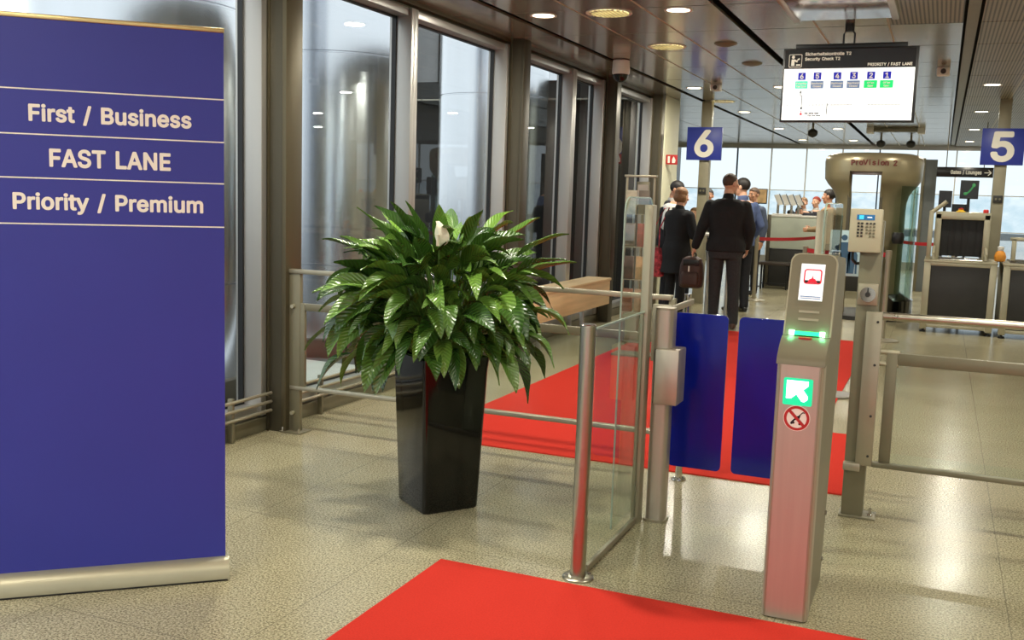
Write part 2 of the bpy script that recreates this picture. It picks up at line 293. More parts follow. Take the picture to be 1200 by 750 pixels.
GLYPHS = {"/":[249,[[[13,-103],[3,-99],[-7,-90],[-13,-72],[150,534],[160,551],[175,559],[235,559],[245,555],[256,544],[260,522],[98,-81],[85,-97],[73,-103]]]],"1":[453,[[[75,-26],[65,-22],[56,-14],[50,2],[50,52],[57,69],[66,77],[78,81],[177,81],[184,86],[184,388],[183,393],[177,392],[100,334],[84,331],[67,340],[59,356],[59,428],[65,440],[83,458],[183,530],[204,537],[273,537],[286,532],[298,520],[301,506],[302,86],[306,81],[390,81],[403,76],[415,64],[418,52],[418,-2],[414,-11],[405,-21],[390,-27]]]],"2":[453,[[[62,-26],[46,-16],[38,-2],[37,46],[41,58],[229,260],[263,300],[288,340],[292,352],[292,386],[282,410],[266,422],[239,432],[209,432],[194,428],[170,413],[158,392],[150,352],[138,340],[125,336],[68,336],[53,342],[44,352],[41,362],[40,392],[44,410],[53,436],[68,464],[88,488],[113,509],[161,533],[206,543],[236,543],[266,539],[311,524],[345,502],[370,478],[387,454],[402,418],[409,386],[409,358],[396,308],[371,261],[319,196],[217,92],[214,86],[383,84],[398,80],[410,68],[415,56],[414,-2],[410,-11],[401,-21],[386,-27]]]],"3":[453,[[[189,-33],[129,-18],[93,0],[78,11],[53,37],[35,61],[24,91],[17,130],[23,145],[32,154],[42,157],[108,158],[120,154],[132,143],[141,115],[150,100],[162,90],[183,81],[201,77],[234,77],[261,84],[279,93],[288,102],[298,118],[301,130],[302,157],[295,178],[282,197],[252,214],[237,218],[159,221],[147,225],[135,237],[131,250],[131,301],[135,313],[229,424],[72,425],[56,433],[48,442],[44,454],[44,508],[50,523],[59,532],[69,535],[372,536],[387,530],[396,521],[400,511],[401,463],[397,451],[280,316],[282,312],[318,301],[349,283],[374,262],[397,232],[406,214],[419,172],[419,118],[409,82],[397,58],[377,31],[336,-3],[306,-18],[264,-31],[240,-34]]]],"4":[453,[[[281,-26],[265,-16],[256,-2],[254,76],[38,79],[22,88],[13,104],[13,158],[17,172],[46,224],[220,518],[233,531],[248,537],[308,537],[321,532],[333,520],[336,508],[333,494],[286,416],[169,218],[157,190],[254,190],[256,314],[260,328],[271,340],[284,345],[344,344],[354,340],[364,332],[369,316],[370,194],[374,189],[416,188],[426,184],[436,176],[441,160],[442,110],[438,94],[425,82],[413,78],[371,76],[369,2],[366,-10],[356,-21],[341,-27]]]],"5":[453,[[[196,-33],[175,-30],[139,-18],[115,-6],[88,14],[55,55],[46,73],[33,118],[37,142],[49,154],[61,158],[121,158],[133,154],[145,143],[154,115],[166,96],[193,81],[208,77],[235,77],[262,87],[282,103],[293,121],[300,145],[300,181],[293,202],[276,229],[250,244],[217,251],[193,248],[178,244],[139,222],[124,218],[67,225],[57,229],[46,241],[42,253],[42,277],[70,511],[73,521],[85,532],[115,536],[364,536],[376,532],[384,526],[393,508],[393,454],[388,441],[376,429],[361,425],[181,425],[174,421],[168,370],[169,352],[199,359],[259,359],[295,349],[322,337],[346,320],[386,277],[404,241],[417,196],[417,133],[413,115],[395,67],[370,32],[335,1],[295,-21],[244,-34]]]],"6":[453,[[[200,-33],[155,-21],[116,0],[76,40],[61,61],[43,106],[37,139],[37,184],[46,226],[61,265],[100,334],[223,514],[236,527],[254,536],[320,536],[332,532],[344,521],[348,508],[342,490],[242,346],[245,341],[290,334],[332,316],[383,269],[402,235],[414,190],[414,124],[411,109],[387,52],[341,3],[305,-18],[281,-27],[248,-34]],[[223,76],[248,78],[275,92],[294,121],[300,145],[297,187],[284,212],[269,226],[251,235],[233,238],[203,235],[178,223],[163,205],[154,181],[154,136],[166,106],[173,96],[185,87],[203,78]]]],"A":[480,[[[15,-26],[5,-22],[-5,-14],[-10,4],[170,502],[177,518],[189,531],[204,537],[276,537],[288,533],[298,524],[378,309],[490,4],[486,-10],[477,-21],[456,-27],[396,-27],[381,-21],[368,-4],[334,94],[324,113],[159,114],[151,110],[112,-4],[100,-20],[84,-27]],[[195,226],[283,226],[283,236],[251,326],[241,356],[237,358],[194,232]]]],"B":[456,[[[59,-26],[49,-22],[39,-14],[33,4],[33,506],[38,521],[50,533],[62,537],[245,537],[281,534],[341,515],[371,495],[395,468],[410,442],[419,418],[426,386],[426,362],[413,314],[407,300],[380,268],[405,244],[425,218],[444,164],[444,112],[441,98],[428,62],[419,46],[380,7],[353,-8],[314,-21],[275,-27]],[[155,86],[266,84],[287,88],[314,100],[326,122],[327,152],[320,170],[308,185],[287,197],[260,204],[155,202]],[[155,314],[248,312],[275,319],[290,328],[305,350],[309,368],[305,392],[293,411],[269,422],[239,426],[155,424]]]],"C":[510,[[[240,-33],[177,-18],[125,10],[79,52],[44,106],[26,154],[13,226],[16,313],[35,382],[59,430],[79,457],[111,488],[144,511],[168,523],[219,539],[240,542],[297,542],[351,529],[405,502],[451,460],[480,415],[499,358],[495,337],[486,326],[471,320],[411,320],[398,325],[383,340],[370,376],[354,398],[315,421],[279,428],[249,428],[231,424],[198,409],[177,394],[165,380],[143,340],[130,274],[130,232],[140,178],[155,145],[169,124],[188,106],[216,90],[252,80],[282,80],[327,93],[354,112],[373,139],[384,170],[398,184],[408,187],[474,187],[490,178],[498,163],[495,136],[475,82],[451,49],[421,19],[384,-6],[330,-27],[294,-34]]]],"E":[419,[[[59,-26],[49,-22],[39,-14],[33,4],[33,506],[38,521],[50,533],[62,537],[371,537],[386,531],[395,521],[398,512],[398,452],[395,442],[386,432],[371,426],[155,424],[153,332],[153,316],[158,312],[353,312],[365,308],[377,296],[381,284],[381,230],[377,217],[365,205],[350,201],[155,200],[153,88],[161,84],[371,84],[386,80],[398,68],[402,56],[401,-2],[398,-11],[389,-21],[374,-27]]]],"F":[410,[[[59,-26],[49,-22],[39,-14],[33,4],[33,506],[37,520],[49,532],[62,537],[371,536],[386,528],[395,512],[396,454],[392,442],[380,430],[368,426],[314,426],[155,424],[153,310],[161,306],[341,306],[356,302],[368,290],[372,278],[372,224],[368,212],[356,200],[344,195],[155,194],[153,4],[149,-10],[137,-22],[125,-27]]]],"G":[520,[[[240,-33],[177,-18],[144,-3],[125,10],[76,55],[53,88],[38,118],[16,196],[13,223],[13,286],[23,346],[38,391],[65,439],[114,491],[138,508],[174,526],[237,542],[291,542],[312,539],[357,526],[384,514],[409,499],[444,467],[463,445],[484,409],[502,349],[496,334],[487,325],[477,321],[408,321],[398,325],[385,337],[364,382],[351,398],[336,409],[312,421],[285,428],[243,427],[207,415],[175,394],[158,370],[143,340],[133,301],[130,235],[137,190],[155,145],[169,124],[186,107],[222,87],[252,80],[288,80],[315,87],[339,99],[355,112],[370,130],[381,157],[383,172],[285,173],[272,178],[260,190],[256,202],[257,259],[265,274],[282,283],[474,284],[489,280],[501,269],[505,256],[505,181],[495,127],[484,97],[465,63],[426,20],[387,-6],[333,-27],[297,-34]]]],"I":[300,[[[30,-26],[13,-16],[5,-2],[4,56],[8,68],[20,80],[30,83],[87,84],[91,88],[91,418],[87,426],[30,427],[20,430],[10,440],[4,458],[4,508],[8,520],[20,532],[33,537],[267,537],[282,531],[291,521],[294,512],[295,454],[291,442],[279,430],[270,427],[216,426],[211,422],[211,92],[216,84],[270,83],[279,80],[289,70],[295,52],[295,2],[291,-10],[279,-22],[267,-27]]]],"L":[393,[[[59,-26],[49,-22],[39,-14],[33,2],[34,512],[38,521],[47,531],[62,537],[125,537],[137,532],[149,520],[153,506],[153,328],[155,86],[356,84],[371,80],[383,68],[387,56],[386,-2],[383,-11],[374,-21],[359,-27]]]],"N":[523,[[[59,-26],[49,-22],[39,-14],[33,4],[33,506],[38,521],[50,533],[62,537],[134,537],[150,530],[170,506],[358,208],[371,195],[373,512],[381,526],[398,536],[461,537],[473,533],[483,524],[489,506],[489,4],[485,-11],[473,-23],[461,-27],[389,-27],[372,-20],[352,4],[164,302],[155,312],[152,-2],[143,-18],[128,-26]]]],"O":[533,[[[240,-33],[195,-24],[150,-6],[108,23],[69,66],[44,106],[26,154],[13,223],[13,286],[26,355],[44,403],[69,443],[108,485],[144,511],[168,523],[204,535],[237,542],[294,542],[330,535],[366,523],[390,511],[423,488],[465,443],[489,403],[507,355],[520,283],[520,226],[507,154],[489,106],[456,54],[423,20],[384,-6],[330,-27],[291,-34]],[[247,82],[282,80],[303,84],[336,99],[357,114],[370,130],[390,169],[403,229],[400,301],[390,340],[376,370],[358,394],[342,406],[312,421],[288,427],[249,428],[231,424],[198,409],[177,394],[155,364],[140,331],[130,277],[133,208],[140,178],[155,145],[169,124],[189,105],[222,87]]]],"P":[445,[[[59,-26],[49,-22],[39,-14],[33,4],[33,506],[37,520],[49,532],[62,537],[242,537],[305,527],[338,515],[368,495],[387,478],[410,448],[431,394],[435,374],[435,322],[432,304],[422,272],[407,242],[369,200],[341,181],[311,169],[266,159],[155,158],[153,4],[149,-10],[137,-22],[125,-27]],[[155,272],[254,270],[272,274],[299,289],[314,320],[318,352],[311,386],[297,406],[263,423],[236,426],[155,424]]]],"R":[449,[[[59,-26],[49,-22],[39,-14],[33,4],[33,506],[37,520],[47,531],[65,537],[242,537],[278,534],[326,521],[365,500],[386,483],[407,458],[419,436],[431,400],[435,382],[435,320],[422,278],[405,244],[354,194],[449,16],[452,-2],[449,-11],[440,-21],[422,-27],[353,-27],[340,-22],[328,-10],[233,167],[227,171],[161,171],[155,170],[153,164],[153,4],[149,-10],[137,-22],[125,-27]],[[155,284],[251,282],[281,289],[302,300],[314,322],[318,338],[318,362],[314,382],[299,408],[278,419],[242,426],[155,424]]]],"S":[447,[[[193,-35],[157,-29],[115,-14],[78,8],[49,36],[33,59],[18,95],[11,125],[15,146],[27,158],[40,162],[106,161],[116,158],[127,147],[135,119],[150,98],[181,82],[226,75],[268,82],[301,99],[316,122],[316,155],[307,167],[274,185],[139,226],[97,247],[82,258],[49,292],[33,323],[26,347],[26,401],[39,440],[52,462],[91,501],[112,515],[139,527],[184,540],[241,543],[271,540],[316,527],[346,512],[371,494],[392,473],[412,443],[424,410],[428,389],[424,368],[413,356],[400,351],[337,352],[327,356],[314,368],[298,407],[286,416],[256,428],[217,432],[175,422],[157,411],[144,392],[144,362],[156,347],[184,331],[310,293],[355,272],[376,258],[409,225],[424,197],[434,164],[434,113],[421,71],[409,50],[376,12],[352,-5],[328,-17],[274,-33],[250,-36]]]],"T":[449,[[[192,-26],[182,-22],[173,-14],[167,2],[167,422],[159,426],[36,426],[21,430],[9,442],[5,454],[5,508],[14,526],[21,533],[33,537],[255,537],[411,537],[426,533],[438,521],[443,508],[443,454],[434,436],[426,430],[414,426],[285,424],[284,2],[278,-14],[268,-22],[258,-26]]]],"U":[517,[[[227,-34],[194,-28],[158,-16],[115,8],[74,49],[55,77],[46,98],[33,152],[33,503],[37,518],[50,531],[68,535],[122,535],[134,530],[146,518],[150,503],[150,179],[157,140],[177,107],[212,86],[242,79],[287,82],[305,86],[329,98],[345,113],[356,131],[366,167],[366,503],[370,518],[382,530],[395,535],[455,535],[467,531],[477,521],[483,500],[483,143],[470,95],[455,65],[416,19],[389,-1],[353,-19],[287,-35]]]],"V":[480,[[[201,-26],[191,-22],[181,-14],[173,4],[-4,484],[-10,512],[-6,521],[3,531],[18,537],[84,537],[96,533],[106,524],[236,158],[240,151],[243,151],[252,177],[372,522],[384,533],[396,537],[462,537],[474,533],[484,524],[490,506],[303,-8],[289,-22],[276,-27]]]],"Y":[472,[[[201,-26],[191,-22],[181,-14],[176,2],[175,202],[5,476],[-10,508],[-2,526],[6,533],[18,537],[90,537],[102,533],[118,518],[233,328],[240,328],[250,346],[347,506],[371,532],[387,537],[456,536],[466,532],[475,524],[481,506],[477,494],[296,202],[295,4],[291,-10],[280,-22],[267,-27]]]],"a":[389,[[[137,-35],[98,-26],[62,-8],[22,35],[13,53],[4,89],[4,128],[13,161],[30,188],[49,206],[74,222],[116,237],[149,243],[245,256],[249,260],[246,278],[239,291],[224,300],[209,303],[179,303],[146,291],[113,253],[95,247],[35,265],[20,280],[16,299],[32,333],[65,369],[110,396],[170,411],[215,411],[269,399],[309,377],[342,341],[357,308],[363,275],[363,5],[359,-10],[348,-22],[335,-26],[278,-26],[266,-23],[251,-12],[221,-26],[197,-32],[179,-36]],[[153,74],[185,73],[203,76],[221,85],[234,98],[246,119],[249,146],[242,150],[221,147],[146,135],[123,122],[120,113],[123,89],[134,79]]]],"c":[396,[[[180,-34],[135,-22],[95,-1],[72,19],[48,46],[26,86],[14,122],[7,158],[7,215],[14,254],[26,290],[38,314],[52,335],[93,376],[135,399],[189,412],[228,412],[261,405],[288,396],[324,376],[363,336],[381,302],[388,281],[382,263],[366,251],[327,241],[306,235],[291,239],[279,250],[273,266],[261,284],[234,300],[213,304],[174,297],[155,284],[143,269],[131,242],[124,212],[124,164],[134,125],[149,98],[159,89],[180,77],[201,73],[234,77],[261,91],[283,131],[294,141],[306,145],[372,126],[384,114],[388,101],[384,80],[363,41],[312,-7],[288,-19],[249,-32],[228,-35]]]],"d":[424,[[[171,-34],[120,-19],[90,-1],[55,32],[41,53],[26,83],[14,119],[7,158],[7,218],[13,254],[26,293],[54,342],[84,373],[114,393],[159,409],[213,412],[261,399],[282,388],[283,482],[283,506],[287,518],[299,530],[309,534],[375,534],[391,524],[399,509],[400,2],[391,-16],[384,-22],[372,-26],[315,-26],[303,-22],[285,-8],[261,-22],[234,-31],[216,-35]],[[196,74],[228,77],[256,92],[276,128],[283,158],[283,221],[270,263],[259,281],[243,294],[211,302],[180,300],[162,291],[151,281],[134,254],[124,215],[124,164],[128,143],[140,113],[159,89],[180,77]]]],"e":[404,[[[186,-34],[135,-22],[105,-7],[83,8],[48,46],[23,92],[7,158],[7,215],[11,239],[26,290],[47,329],[81,367],[126,396],[186,412],[243,409],[291,393],[330,367],[352,344],[372,314],[391,260],[397,233],[397,170],[393,157],[381,146],[366,142],[129,140],[131,125],[150,95],[174,80],[201,73],[240,76],[261,86],[270,95],[285,121],[294,129],[306,133],[369,117],[385,104],[390,92],[384,65],[375,46],[336,4],[315,-10],[255,-32],[234,-35]],[[132,248],[273,247],[275,254],[264,275],[256,284],[228,301],[201,304],[180,300],[165,294],[145,278],[131,254]]]],"f":[254,[[[80,-26],[70,-22],[61,-14],[55,2],[54,296],[50,300],[5,301],[-5,304],[-14,314],[-20,328],[-20,380],[-16,389],[-4,401],[8,405],[53,407],[55,454],[61,478],[73,500],[110,536],[146,551],[179,558],[221,555],[251,546],[266,533],[270,520],[251,457],[240,446],[230,442],[203,447],[176,443],[169,428],[169,410],[173,405],[227,405],[239,401],[249,392],[255,376],[255,334],[252,316],[239,304],[227,300],[173,300],[169,296],[168,-2],[159,-16],[143,-26]]]],"g":[425,[[[177,-177],[117,-162],[75,-138],[43,-107],[29,-86],[25,-71],[29,-56],[42,-43],[84,-19],[102,-13],[117,-19],[142,-50],[162,-63],[186,-69],[228,-69],[252,-63],[271,-50],[282,-26],[282,-2],[279,0],[258,-12],[222,-21],[171,-21],[156,-18],[123,-9],[105,0],[84,15],[49,49],[26,88],[14,124],[7,163],[7,217],[10,241],[29,301],[52,340],[92,379],[126,398],[168,410],[225,410],[258,401],[285,385],[300,401],[312,407],[372,407],[387,401],[396,392],[399,382],[400,-23],[387,-77],[369,-109],[334,-143],[306,-159],[270,-171],[234,-177]],[[187,88],[219,87],[253,100],[270,121],[283,157],[286,205],[276,253],[256,286],[234,299],[223,301],[189,302],[171,296],[153,284],[131,247],[124,217],[124,169],[134,133],[143,115],[156,102],[168,93]]]],"h":[410,[[[51,-26],[41,-22],[32,-14],[26,4],[26,506],[29,520],[39,531],[54,537],[111,537],[123,533],[135,521],[139,508],[141,390],[204,411],[249,411],[288,401],[321,384],[354,351],[370,322],[382,278],[383,250],[386,238],[386,4],[382,-10],[372,-21],[357,-27],[297,-27],[284,-22],[272,-10],[269,4],[268,250],[262,274],[249,291],[234,299],[207,303],[186,299],[159,284],[143,254],[140,226],[140,4],[136,-10],[124,-22],[111,-27]]]],"i":[167,[[[52,-26],[42,-22],[32,-14],[26,2],[26,376],[32,392],[42,400],[52,404],[115,404],[125,400],[134,392],[140,376],[140,2],[134,-14],[125,-22],[115,-26]],[[67,418],[45,428],[24,448],[14,472],[15,496],[25,519],[46,539],[82,552],[97,549],[119,542],[146,514],[152,496],[151,466],[145,450],[121,427],[97,417]]]],"k":[381,[[[51,-26],[41,-22],[32,-14],[26,4],[26,506],[32,524],[42,533],[54,537],[108,537],[123,533],[136,520],[140,506],[141,274],[150,279],[270,401],[285,405],[360,404],[370,400],[381,389],[384,372],[379,362],[261,243],[238,214],[391,20],[397,2],[391,-14],[381,-23],[369,-27],[297,-27],[282,-23],[266,-8],[160,128],[150,137],[140,124],[140,4],[136,-10],[124,-22],[111,-27]]]],"l":[189,[[[117,-29],[78,-16],[47,11],[35,32],[26,71],[26,506],[32,521],[41,530],[51,534],[117,532],[133,521],[139,506],[140,95],[144,80],[171,81],[181,77],[192,66],[199,50],[208,5],[204,-8],[189,-22],[159,-29]]]],"m":[610,[[[51,-26],[41,-22],[32,-14],[26,2],[26,374],[29,388],[42,401],[57,405],[111,405],[123,401],[138,389],[162,401],[210,414],[231,414],[276,401],[294,390],[321,365],[360,395],[390,407],[423,414],[468,411],[517,392],[550,362],[565,340],[577,310],[583,280],[583,-2],[579,-11],[570,-21],[555,-27],[495,-26],[483,-21],[473,-8],[470,4],[469,260],[466,278],[459,290],[444,299],[432,302],[405,303],[381,293],[368,278],[362,250],[361,-2],[353,-16],[336,-26],[276,-27],[264,-23],[257,-16],[248,2],[247,268],[234,293],[213,302],[192,303],[162,291],[149,278],[143,260],[140,238],[140,4],[136,-10],[124,-22],[111,-27]]]],"n":[410,[[[51,-26],[41,-22],[32,-14],[26,4],[26,374],[29,388],[42,401],[54,405],[111,405],[124,400],[138,387],[162,398],[204,411],[252,411],[303,395],[324,381],[361,340],[379,296],[386,238],[386,124],[386,4],[381,-11],[369,-23],[357,-27],[297,-27],[282,-21],[272,-10],[269,2],[269,248],[265,266],[253,286],[234,299],[210,303],[186,299],[159,284],[143,250],[140,226],[140,4],[136,-10],[124,-22],[111,-27]]]],"o":[415,[[[180,-34],[153,-28],[114,-13],[78,13],[47,47],[26,86],[14,122],[7,158],[7,215],[14,254],[26,290],[38,314],[52,335],[93,376],[135,399],[165,408],[192,412],[234,410],[261,405],[306,387],[327,373],[372,323],[390,287],[406,230],[409,194],[406,146],[399,116],[378,62],[364,41],[322,-1],[282,-22],[252,-31],[228,-35]],[[196,74],[216,73],[234,77],[262,92],[279,119],[292,167],[289,224],[282,248],[270,272],[252,291],[234,300],[219,301],[207,304],[183,300],[155,284],[134,251],[124,212],[127,146],[143,107],[153,94],[168,83],[180,77]]]],"p":[424,[[[51,-169],[41,-165],[32,-156],[26,-138],[26,375],[29,390],[41,402],[54,406],[108,406],[123,402],[141,386],[165,399],[192,408],[243,412],[267,408],[303,396],[331,381],[348,364],[373,339],[391,312],[409,264],[415,231],[419,189],[415,147],[409,114],[388,60],[367,30],[342,4],[318,-13],[282,-28],[255,-35],[204,-35],[171,-25],[141,-11],[140,-138],[136,-153],[124,-165],[111,-170]],[[209,75],[228,73],[246,77],[271,93],[289,120],[301,174],[298,225],[286,264],[268,288],[252,297],[234,301],[198,300],[170,285],[161,276],[149,252],[140,210],[143,150],[155,114],[176,87],[195,77]]]],"r":[259,[[[51,-26],[41,-22],[32,-14],[26,2],[26,374],[29,388],[41,400],[54,405],[111,405],[138,391],[159,401],[192,411],[237,411],[258,405],[267,395],[271,386],[272,326],[268,310],[256,298],[243,294],[210,300],[183,296],[156,281],[143,260],[140,236],[140,4],[136,-10],[124,-22],[111,-27]]]],"s":[365,[[[154,-34],[97,-19],[79,-10],[51,11],[21,50],[9,89],[12,104],[31,120],[94,133],[106,129],[116,119],[126,95],[139,83],[166,73],[196,73],[214,77],[233,86],[239,98],[239,113],[217,126],[100,158],[70,175],[42,203],[30,221],[21,254],[21,293],[27,317],[40,342],[88,387],[106,396],[148,409],[208,412],[268,396],[293,380],[326,347],[338,329],[350,296],[347,278],[334,266],[268,250],[256,254],[247,262],[236,284],[223,297],[211,303],[187,307],[163,303],[142,292],[136,278],[138,266],[160,254],[253,231],[302,209],[327,188],[341,170],[356,134],[359,104],[353,68],[341,41],[312,8],[292,-7],[268,-19],[226,-32],[205,-35]]]],"t":[227,[[[143,-30],[110,-21],[79,-3],[56,23],[46,42],[36,93],[36,294],[32,299],[8,299],[-4,303],[-16,315],[-20,327],[-21,375],[-17,390],[-4,403],[35,409],[37,468],[40,480],[52,492],[65,497],[125,497],[137,493],[146,485],[153,468],[155,409],[203,407],[215,403],[228,390],[231,375],[231,327],[224,311],[206,300],[158,299],[154,294],[154,84],[161,77],[200,80],[215,74],[228,57],[240,3],[234,-12],[218,-24],[191,-31]]]],"u":[410,[[[159,-31],[123,-22],[90,-5],[53,32],[41,53],[32,80],[26,116],[26,374],[30,390],[42,402],[57,406],[111,406],[123,402],[133,392],[140,374],[140,143],[143,116],[156,94],[165,86],[180,79],[222,80],[237,86],[253,98],[265,119],[268,137],[269,374],[272,389],[284,401],[297,406],[357,406],[372,400],[382,389],[386,374],[386,5],[381,-11],[369,-22],[357,-26],[303,-26],[288,-22],[270,-6],[240,-22],[216,-29],[198,-32]]]],"y":[389,[[[67,-171],[37,-162],[25,-150],[21,-141],[36,-78],[49,-64],[61,-59],[94,-63],[109,-58],[118,-45],[133,0],[-6,363],[-9,378],[-6,390],[7,403],[25,407],[82,407],[94,403],[107,390],[189,165],[193,159],[198,162],[282,390],[295,403],[307,407],[370,407],[382,403],[389,396],[398,378],[233,-60],[212,-105],[172,-147],[127,-168],[109,-172]]]]}
def text(body, name, parent, mtx, h, w, m, bold=0.0, align='CENTER', depth=0.0015, label=None, world=True):
    # lettering cut from outline polygons: cap height h, width w (or natural), centred in mtx's x-y plane
    if world:
        root = parent
        while root.parent: root = root.parent
        mtx = root_matrix(root).inverted() @ mtx
    cu = bpy.data.curves.new('lettering', 'CURVE'); cu.dimensions = '2D'; cu.fill_mode = 'BOTH'; cu.extrude = 0.01; x = 0.0
    for c in body:
        if c == ' ': x += 270; continue
        adv, loops = GLYPHS[c]
        for L in loops:
            sp = cu.splines.new('POLY'); sp.points.add(len(L) - 1); sp.use_cyclic_u = True
            for k, (a, b) in enumerate(L): sp.points[k].co = ((a + x) / 509.0, (b - 254.5) / 509.0, 0, 1)
        x += adv + 8
    t = bpy.data.objects.new('lettering', cu); COL.objects.link(t)
    dg = bpy.context.evaluated_depsgraph_get(); me = bpy.data.meshes.new_from_object(t.evaluated_get(dg)); me.name = name
    bpy.data.objects.remove(t); bpy.data.curves.remove(cu)
    xs = [v.co.x for v in me.vertices]; k = h if w is None else w / (max(xs) - min(xs)); x0 = (max(xs) + min(xs)) / 2 if align == 'CENTER' else min(xs)
    for v in me.vertices: v.co = mtx @ Vector(((v.co.x - x0) * k, v.co.y * h, v.co.z / 0.01 * depth))
    me.materials.clear(); me.materials.append(m)
    o = bpy.data.objects.new(name, me); COL.objects.link(o); o.parent = parent
    if label: o['label'] = label
    return o
# frames whose x-y plane is upright: facing -Y
def facing_front(x, y, z): return Matrix(((1, 0, 0, x), (0, 0, -1, y), (0, 1, 0, z), (0, 0, 0, 1)))


# ------------------------------------------------------------------ the setting
m = M(); m.prism([(-3.9, -6), (8, -6), (8, 25.1), (-8, 25.1), (-8, 14.2), (-3.9, 14.2)], -0.12, 0.0, 'z', FLOOR); struct(m, 'floor')
ZC = 2.84
m = M()
xs = [(-3.86, -3.23, 0)]
for a, b in ((-3.17, -1.60), (-1.54, 0.04), (0.15, 1.69), (1.75, 3.29), (3.40, 4.94), (5.0, 6.54), (6.6, 8.0)):
    w = (b - a) / 3
    for i in range(3): xs.append((a + w * i, a + w * (i + 1), i))
for i in range(8): xs.append((-8.0 + i * 0.52, -8.0 + (i + 1) * 0.52 - 0.001, 1))
y = 8.385 - 1.1 * 13; ys = []
while y < 25: ys.append((y, min(y + 1.1, 25.1))); y += 1.1
for a, b, k in xs:
    for c, d in ys:
        if a < -3.9 and d < 14.35: continue
        rib = (a >= 0.1) or (a > -0.6 and c < 8.3)
        m.box(a + 0.008, b - 0.008, c + 0.008, d - 0.008, ZC, ZC + 0.02, RIBBED if rib else CEIL)
    if k in (1, 2) and a > -3.5: m.box(a - 0.0075, a + 0.0075, -6, 25.1, ZC - 0.002, ZC + 0.015, CEILPALE)
m.box(0.055, 0.135, -6, 25.1, ZC + 0.02, ZC + 0.04, GREYPAINT); m.box(-3.95, 8, -6, 25.1, ZC + 0.1, ZC + 0.2, DARKTRIM); m.box(-8, -3.95, 14.2, 25.1, ZC + 0.1, ZC + 0.2, DARKTRIM)
struct(m, 'ceiling')

# window wall along the walkway
m = M(); m.box(-3.9, -3.665, -6, 13.4, 0, 0.085, GREYPAINT, 0.004); m.box(-3.9, -3.70, -6, 13.4, 0.085, 0.10, ALU); struct(m, 'baseboard_left')
m = M(); m.box(-3.9, -3.72, -6, 13.4, 2.785, 2.95, BROWNALU); m.box(-3.72, -3.66, -6, 13.4, 2.81, 2.84, BROWNALU); struct(m, 'trim_1')
def side_window(n, y0, y1, jt=0.05):
    m = M()
    for a in (y0, y1 - jt): m.box(-3.84, -3.655, a, a + jt, 0.10, 2.785, ALU, 0.004)
    m.box(-3.84, -3.68, y0 + jt, y1 - jt, 0.10, 0.16, ALU, 0.004); m.box(-3.84, -3.68, y0 + jt, y1 - jt, 2.73, 2.785, ALU, 0.004)
    for a in (y0 + jt, y1 - jt - 0.012): m.box(-3.815, -3.78, a, a + 0.012, 0.16, 2.73, BLACK)
    m.box(-3.815, -3.78, y0 + jt, y1 - jt, 2.718, 2.73, BLACK); m.box(-3.815, -3.78, y0 + jt, y1 - jt, 0.16, 0.172, BLACK)
    fr = struct(m, 'window_%d' % n)
    g = M(); g.box(-3.803, -3.797, y0 + jt, y1 - jt, 0.16, 2.73, WGLASS); g.build('pane', fr)
for n, (a, b) in enumerate([(-5.9, -2.35), (-2.35, 1.25), (1.25, 4.90), (5.09, 6.665), (6.665, 8.415), (8.62, 10.155), (10.155, 11.21), (11.47, 13.25)]):
    side_window(n + 1, a, b, 0.05 if n != 6 else 0.07)
for n, (y0, dk) in enumerate([(4.92, 0), (8.46, 1), (11.26, 1), (13.27, 0)]):
    m = M(); c = BROWNALU if not dk else DARKALU
    m.box(-3.86, -3.54, y0, y0 + 0.02, 0, 2.84, DARKALU, 0.002); m.box(-3.86, -3.54, y0 + 0.13, y0 + 0.15, 0, 2.84, c, 0.002)
    m.box(-3.56, -3.53, y0 - 0.004, y0 + 0.155, 0, 2.84, c, 0.003); m.box(-3.66, -3.645, y0 - 0.012, y0, 0, 2.84, BROWNALU); m.box(-3.86, -3.565, y0 + 0.02, y0 + 0.13, 0, 2.84, DARKALU)
    struct(m, 'trim_%d' % (n + 2))
m = M(); m.box(-3.92, -3.52, 13.44, 14.2, 0, ZC, CREAM, 0.006); m.box(-8, -3.92, 14.15, 14.2, 0, ZC, CREAM); m.box(-8, -3.92, 14.10, 14.15, 0, ZC + 0.3, DARKTRIM); struct(m, 'wall_left')
m = M(); m.box(-8.1, -8.0, 14.12, 25.1, 0, ZC + 0.1, CREAM); struct(m, 'wall_side')
m = M(); m.box(8.0, 8.1, -6, 25.1, 0, ZC + 0.1, BEIGEW); struct(m, 'wall_right')
m = M(); m.box(-3.9, 8.1, -6.1, -6.0, 0, 0.12, BEIGEW); m.box(-3.9, 8.1, -6.1, -6.0, 2.7, ZC + 0.1, BEIGEW); struct(m, 'wall_back')
for n in range(4):  # unseen back-wall windows, added to let soft frontal daylight in
    x = -3.9 + 2.975 * n; m = M(); m.box(x, x + 2.975, -6.08, -6.02, 0.12, 0.18, ALU); m.box(x, x + 2.975, -6.08, -6.02, 2.64, 2.70, ALU)
    for q in (x, x + 1.46, x + 2.915): m.box(q, q + 0.06, -6.08, -6.02, 0.18, 2.64, ALU)
    fr = struct(m, 'window_%d' % (n + 20)); g = M(); g.box(x, x + 2.975, -6.053, -6.047, 0.18, 2.64, WGLASS); g.build('pane', fr)
m = M(); m.box(-8, 8, 25.0, 25.15, 0, 0.12, ALU); m.box(-8, 8, 25.0, 25.15, 2.80, 2.95, ALU); struct(m, 'wall_far')
x = -8.0; n = 9
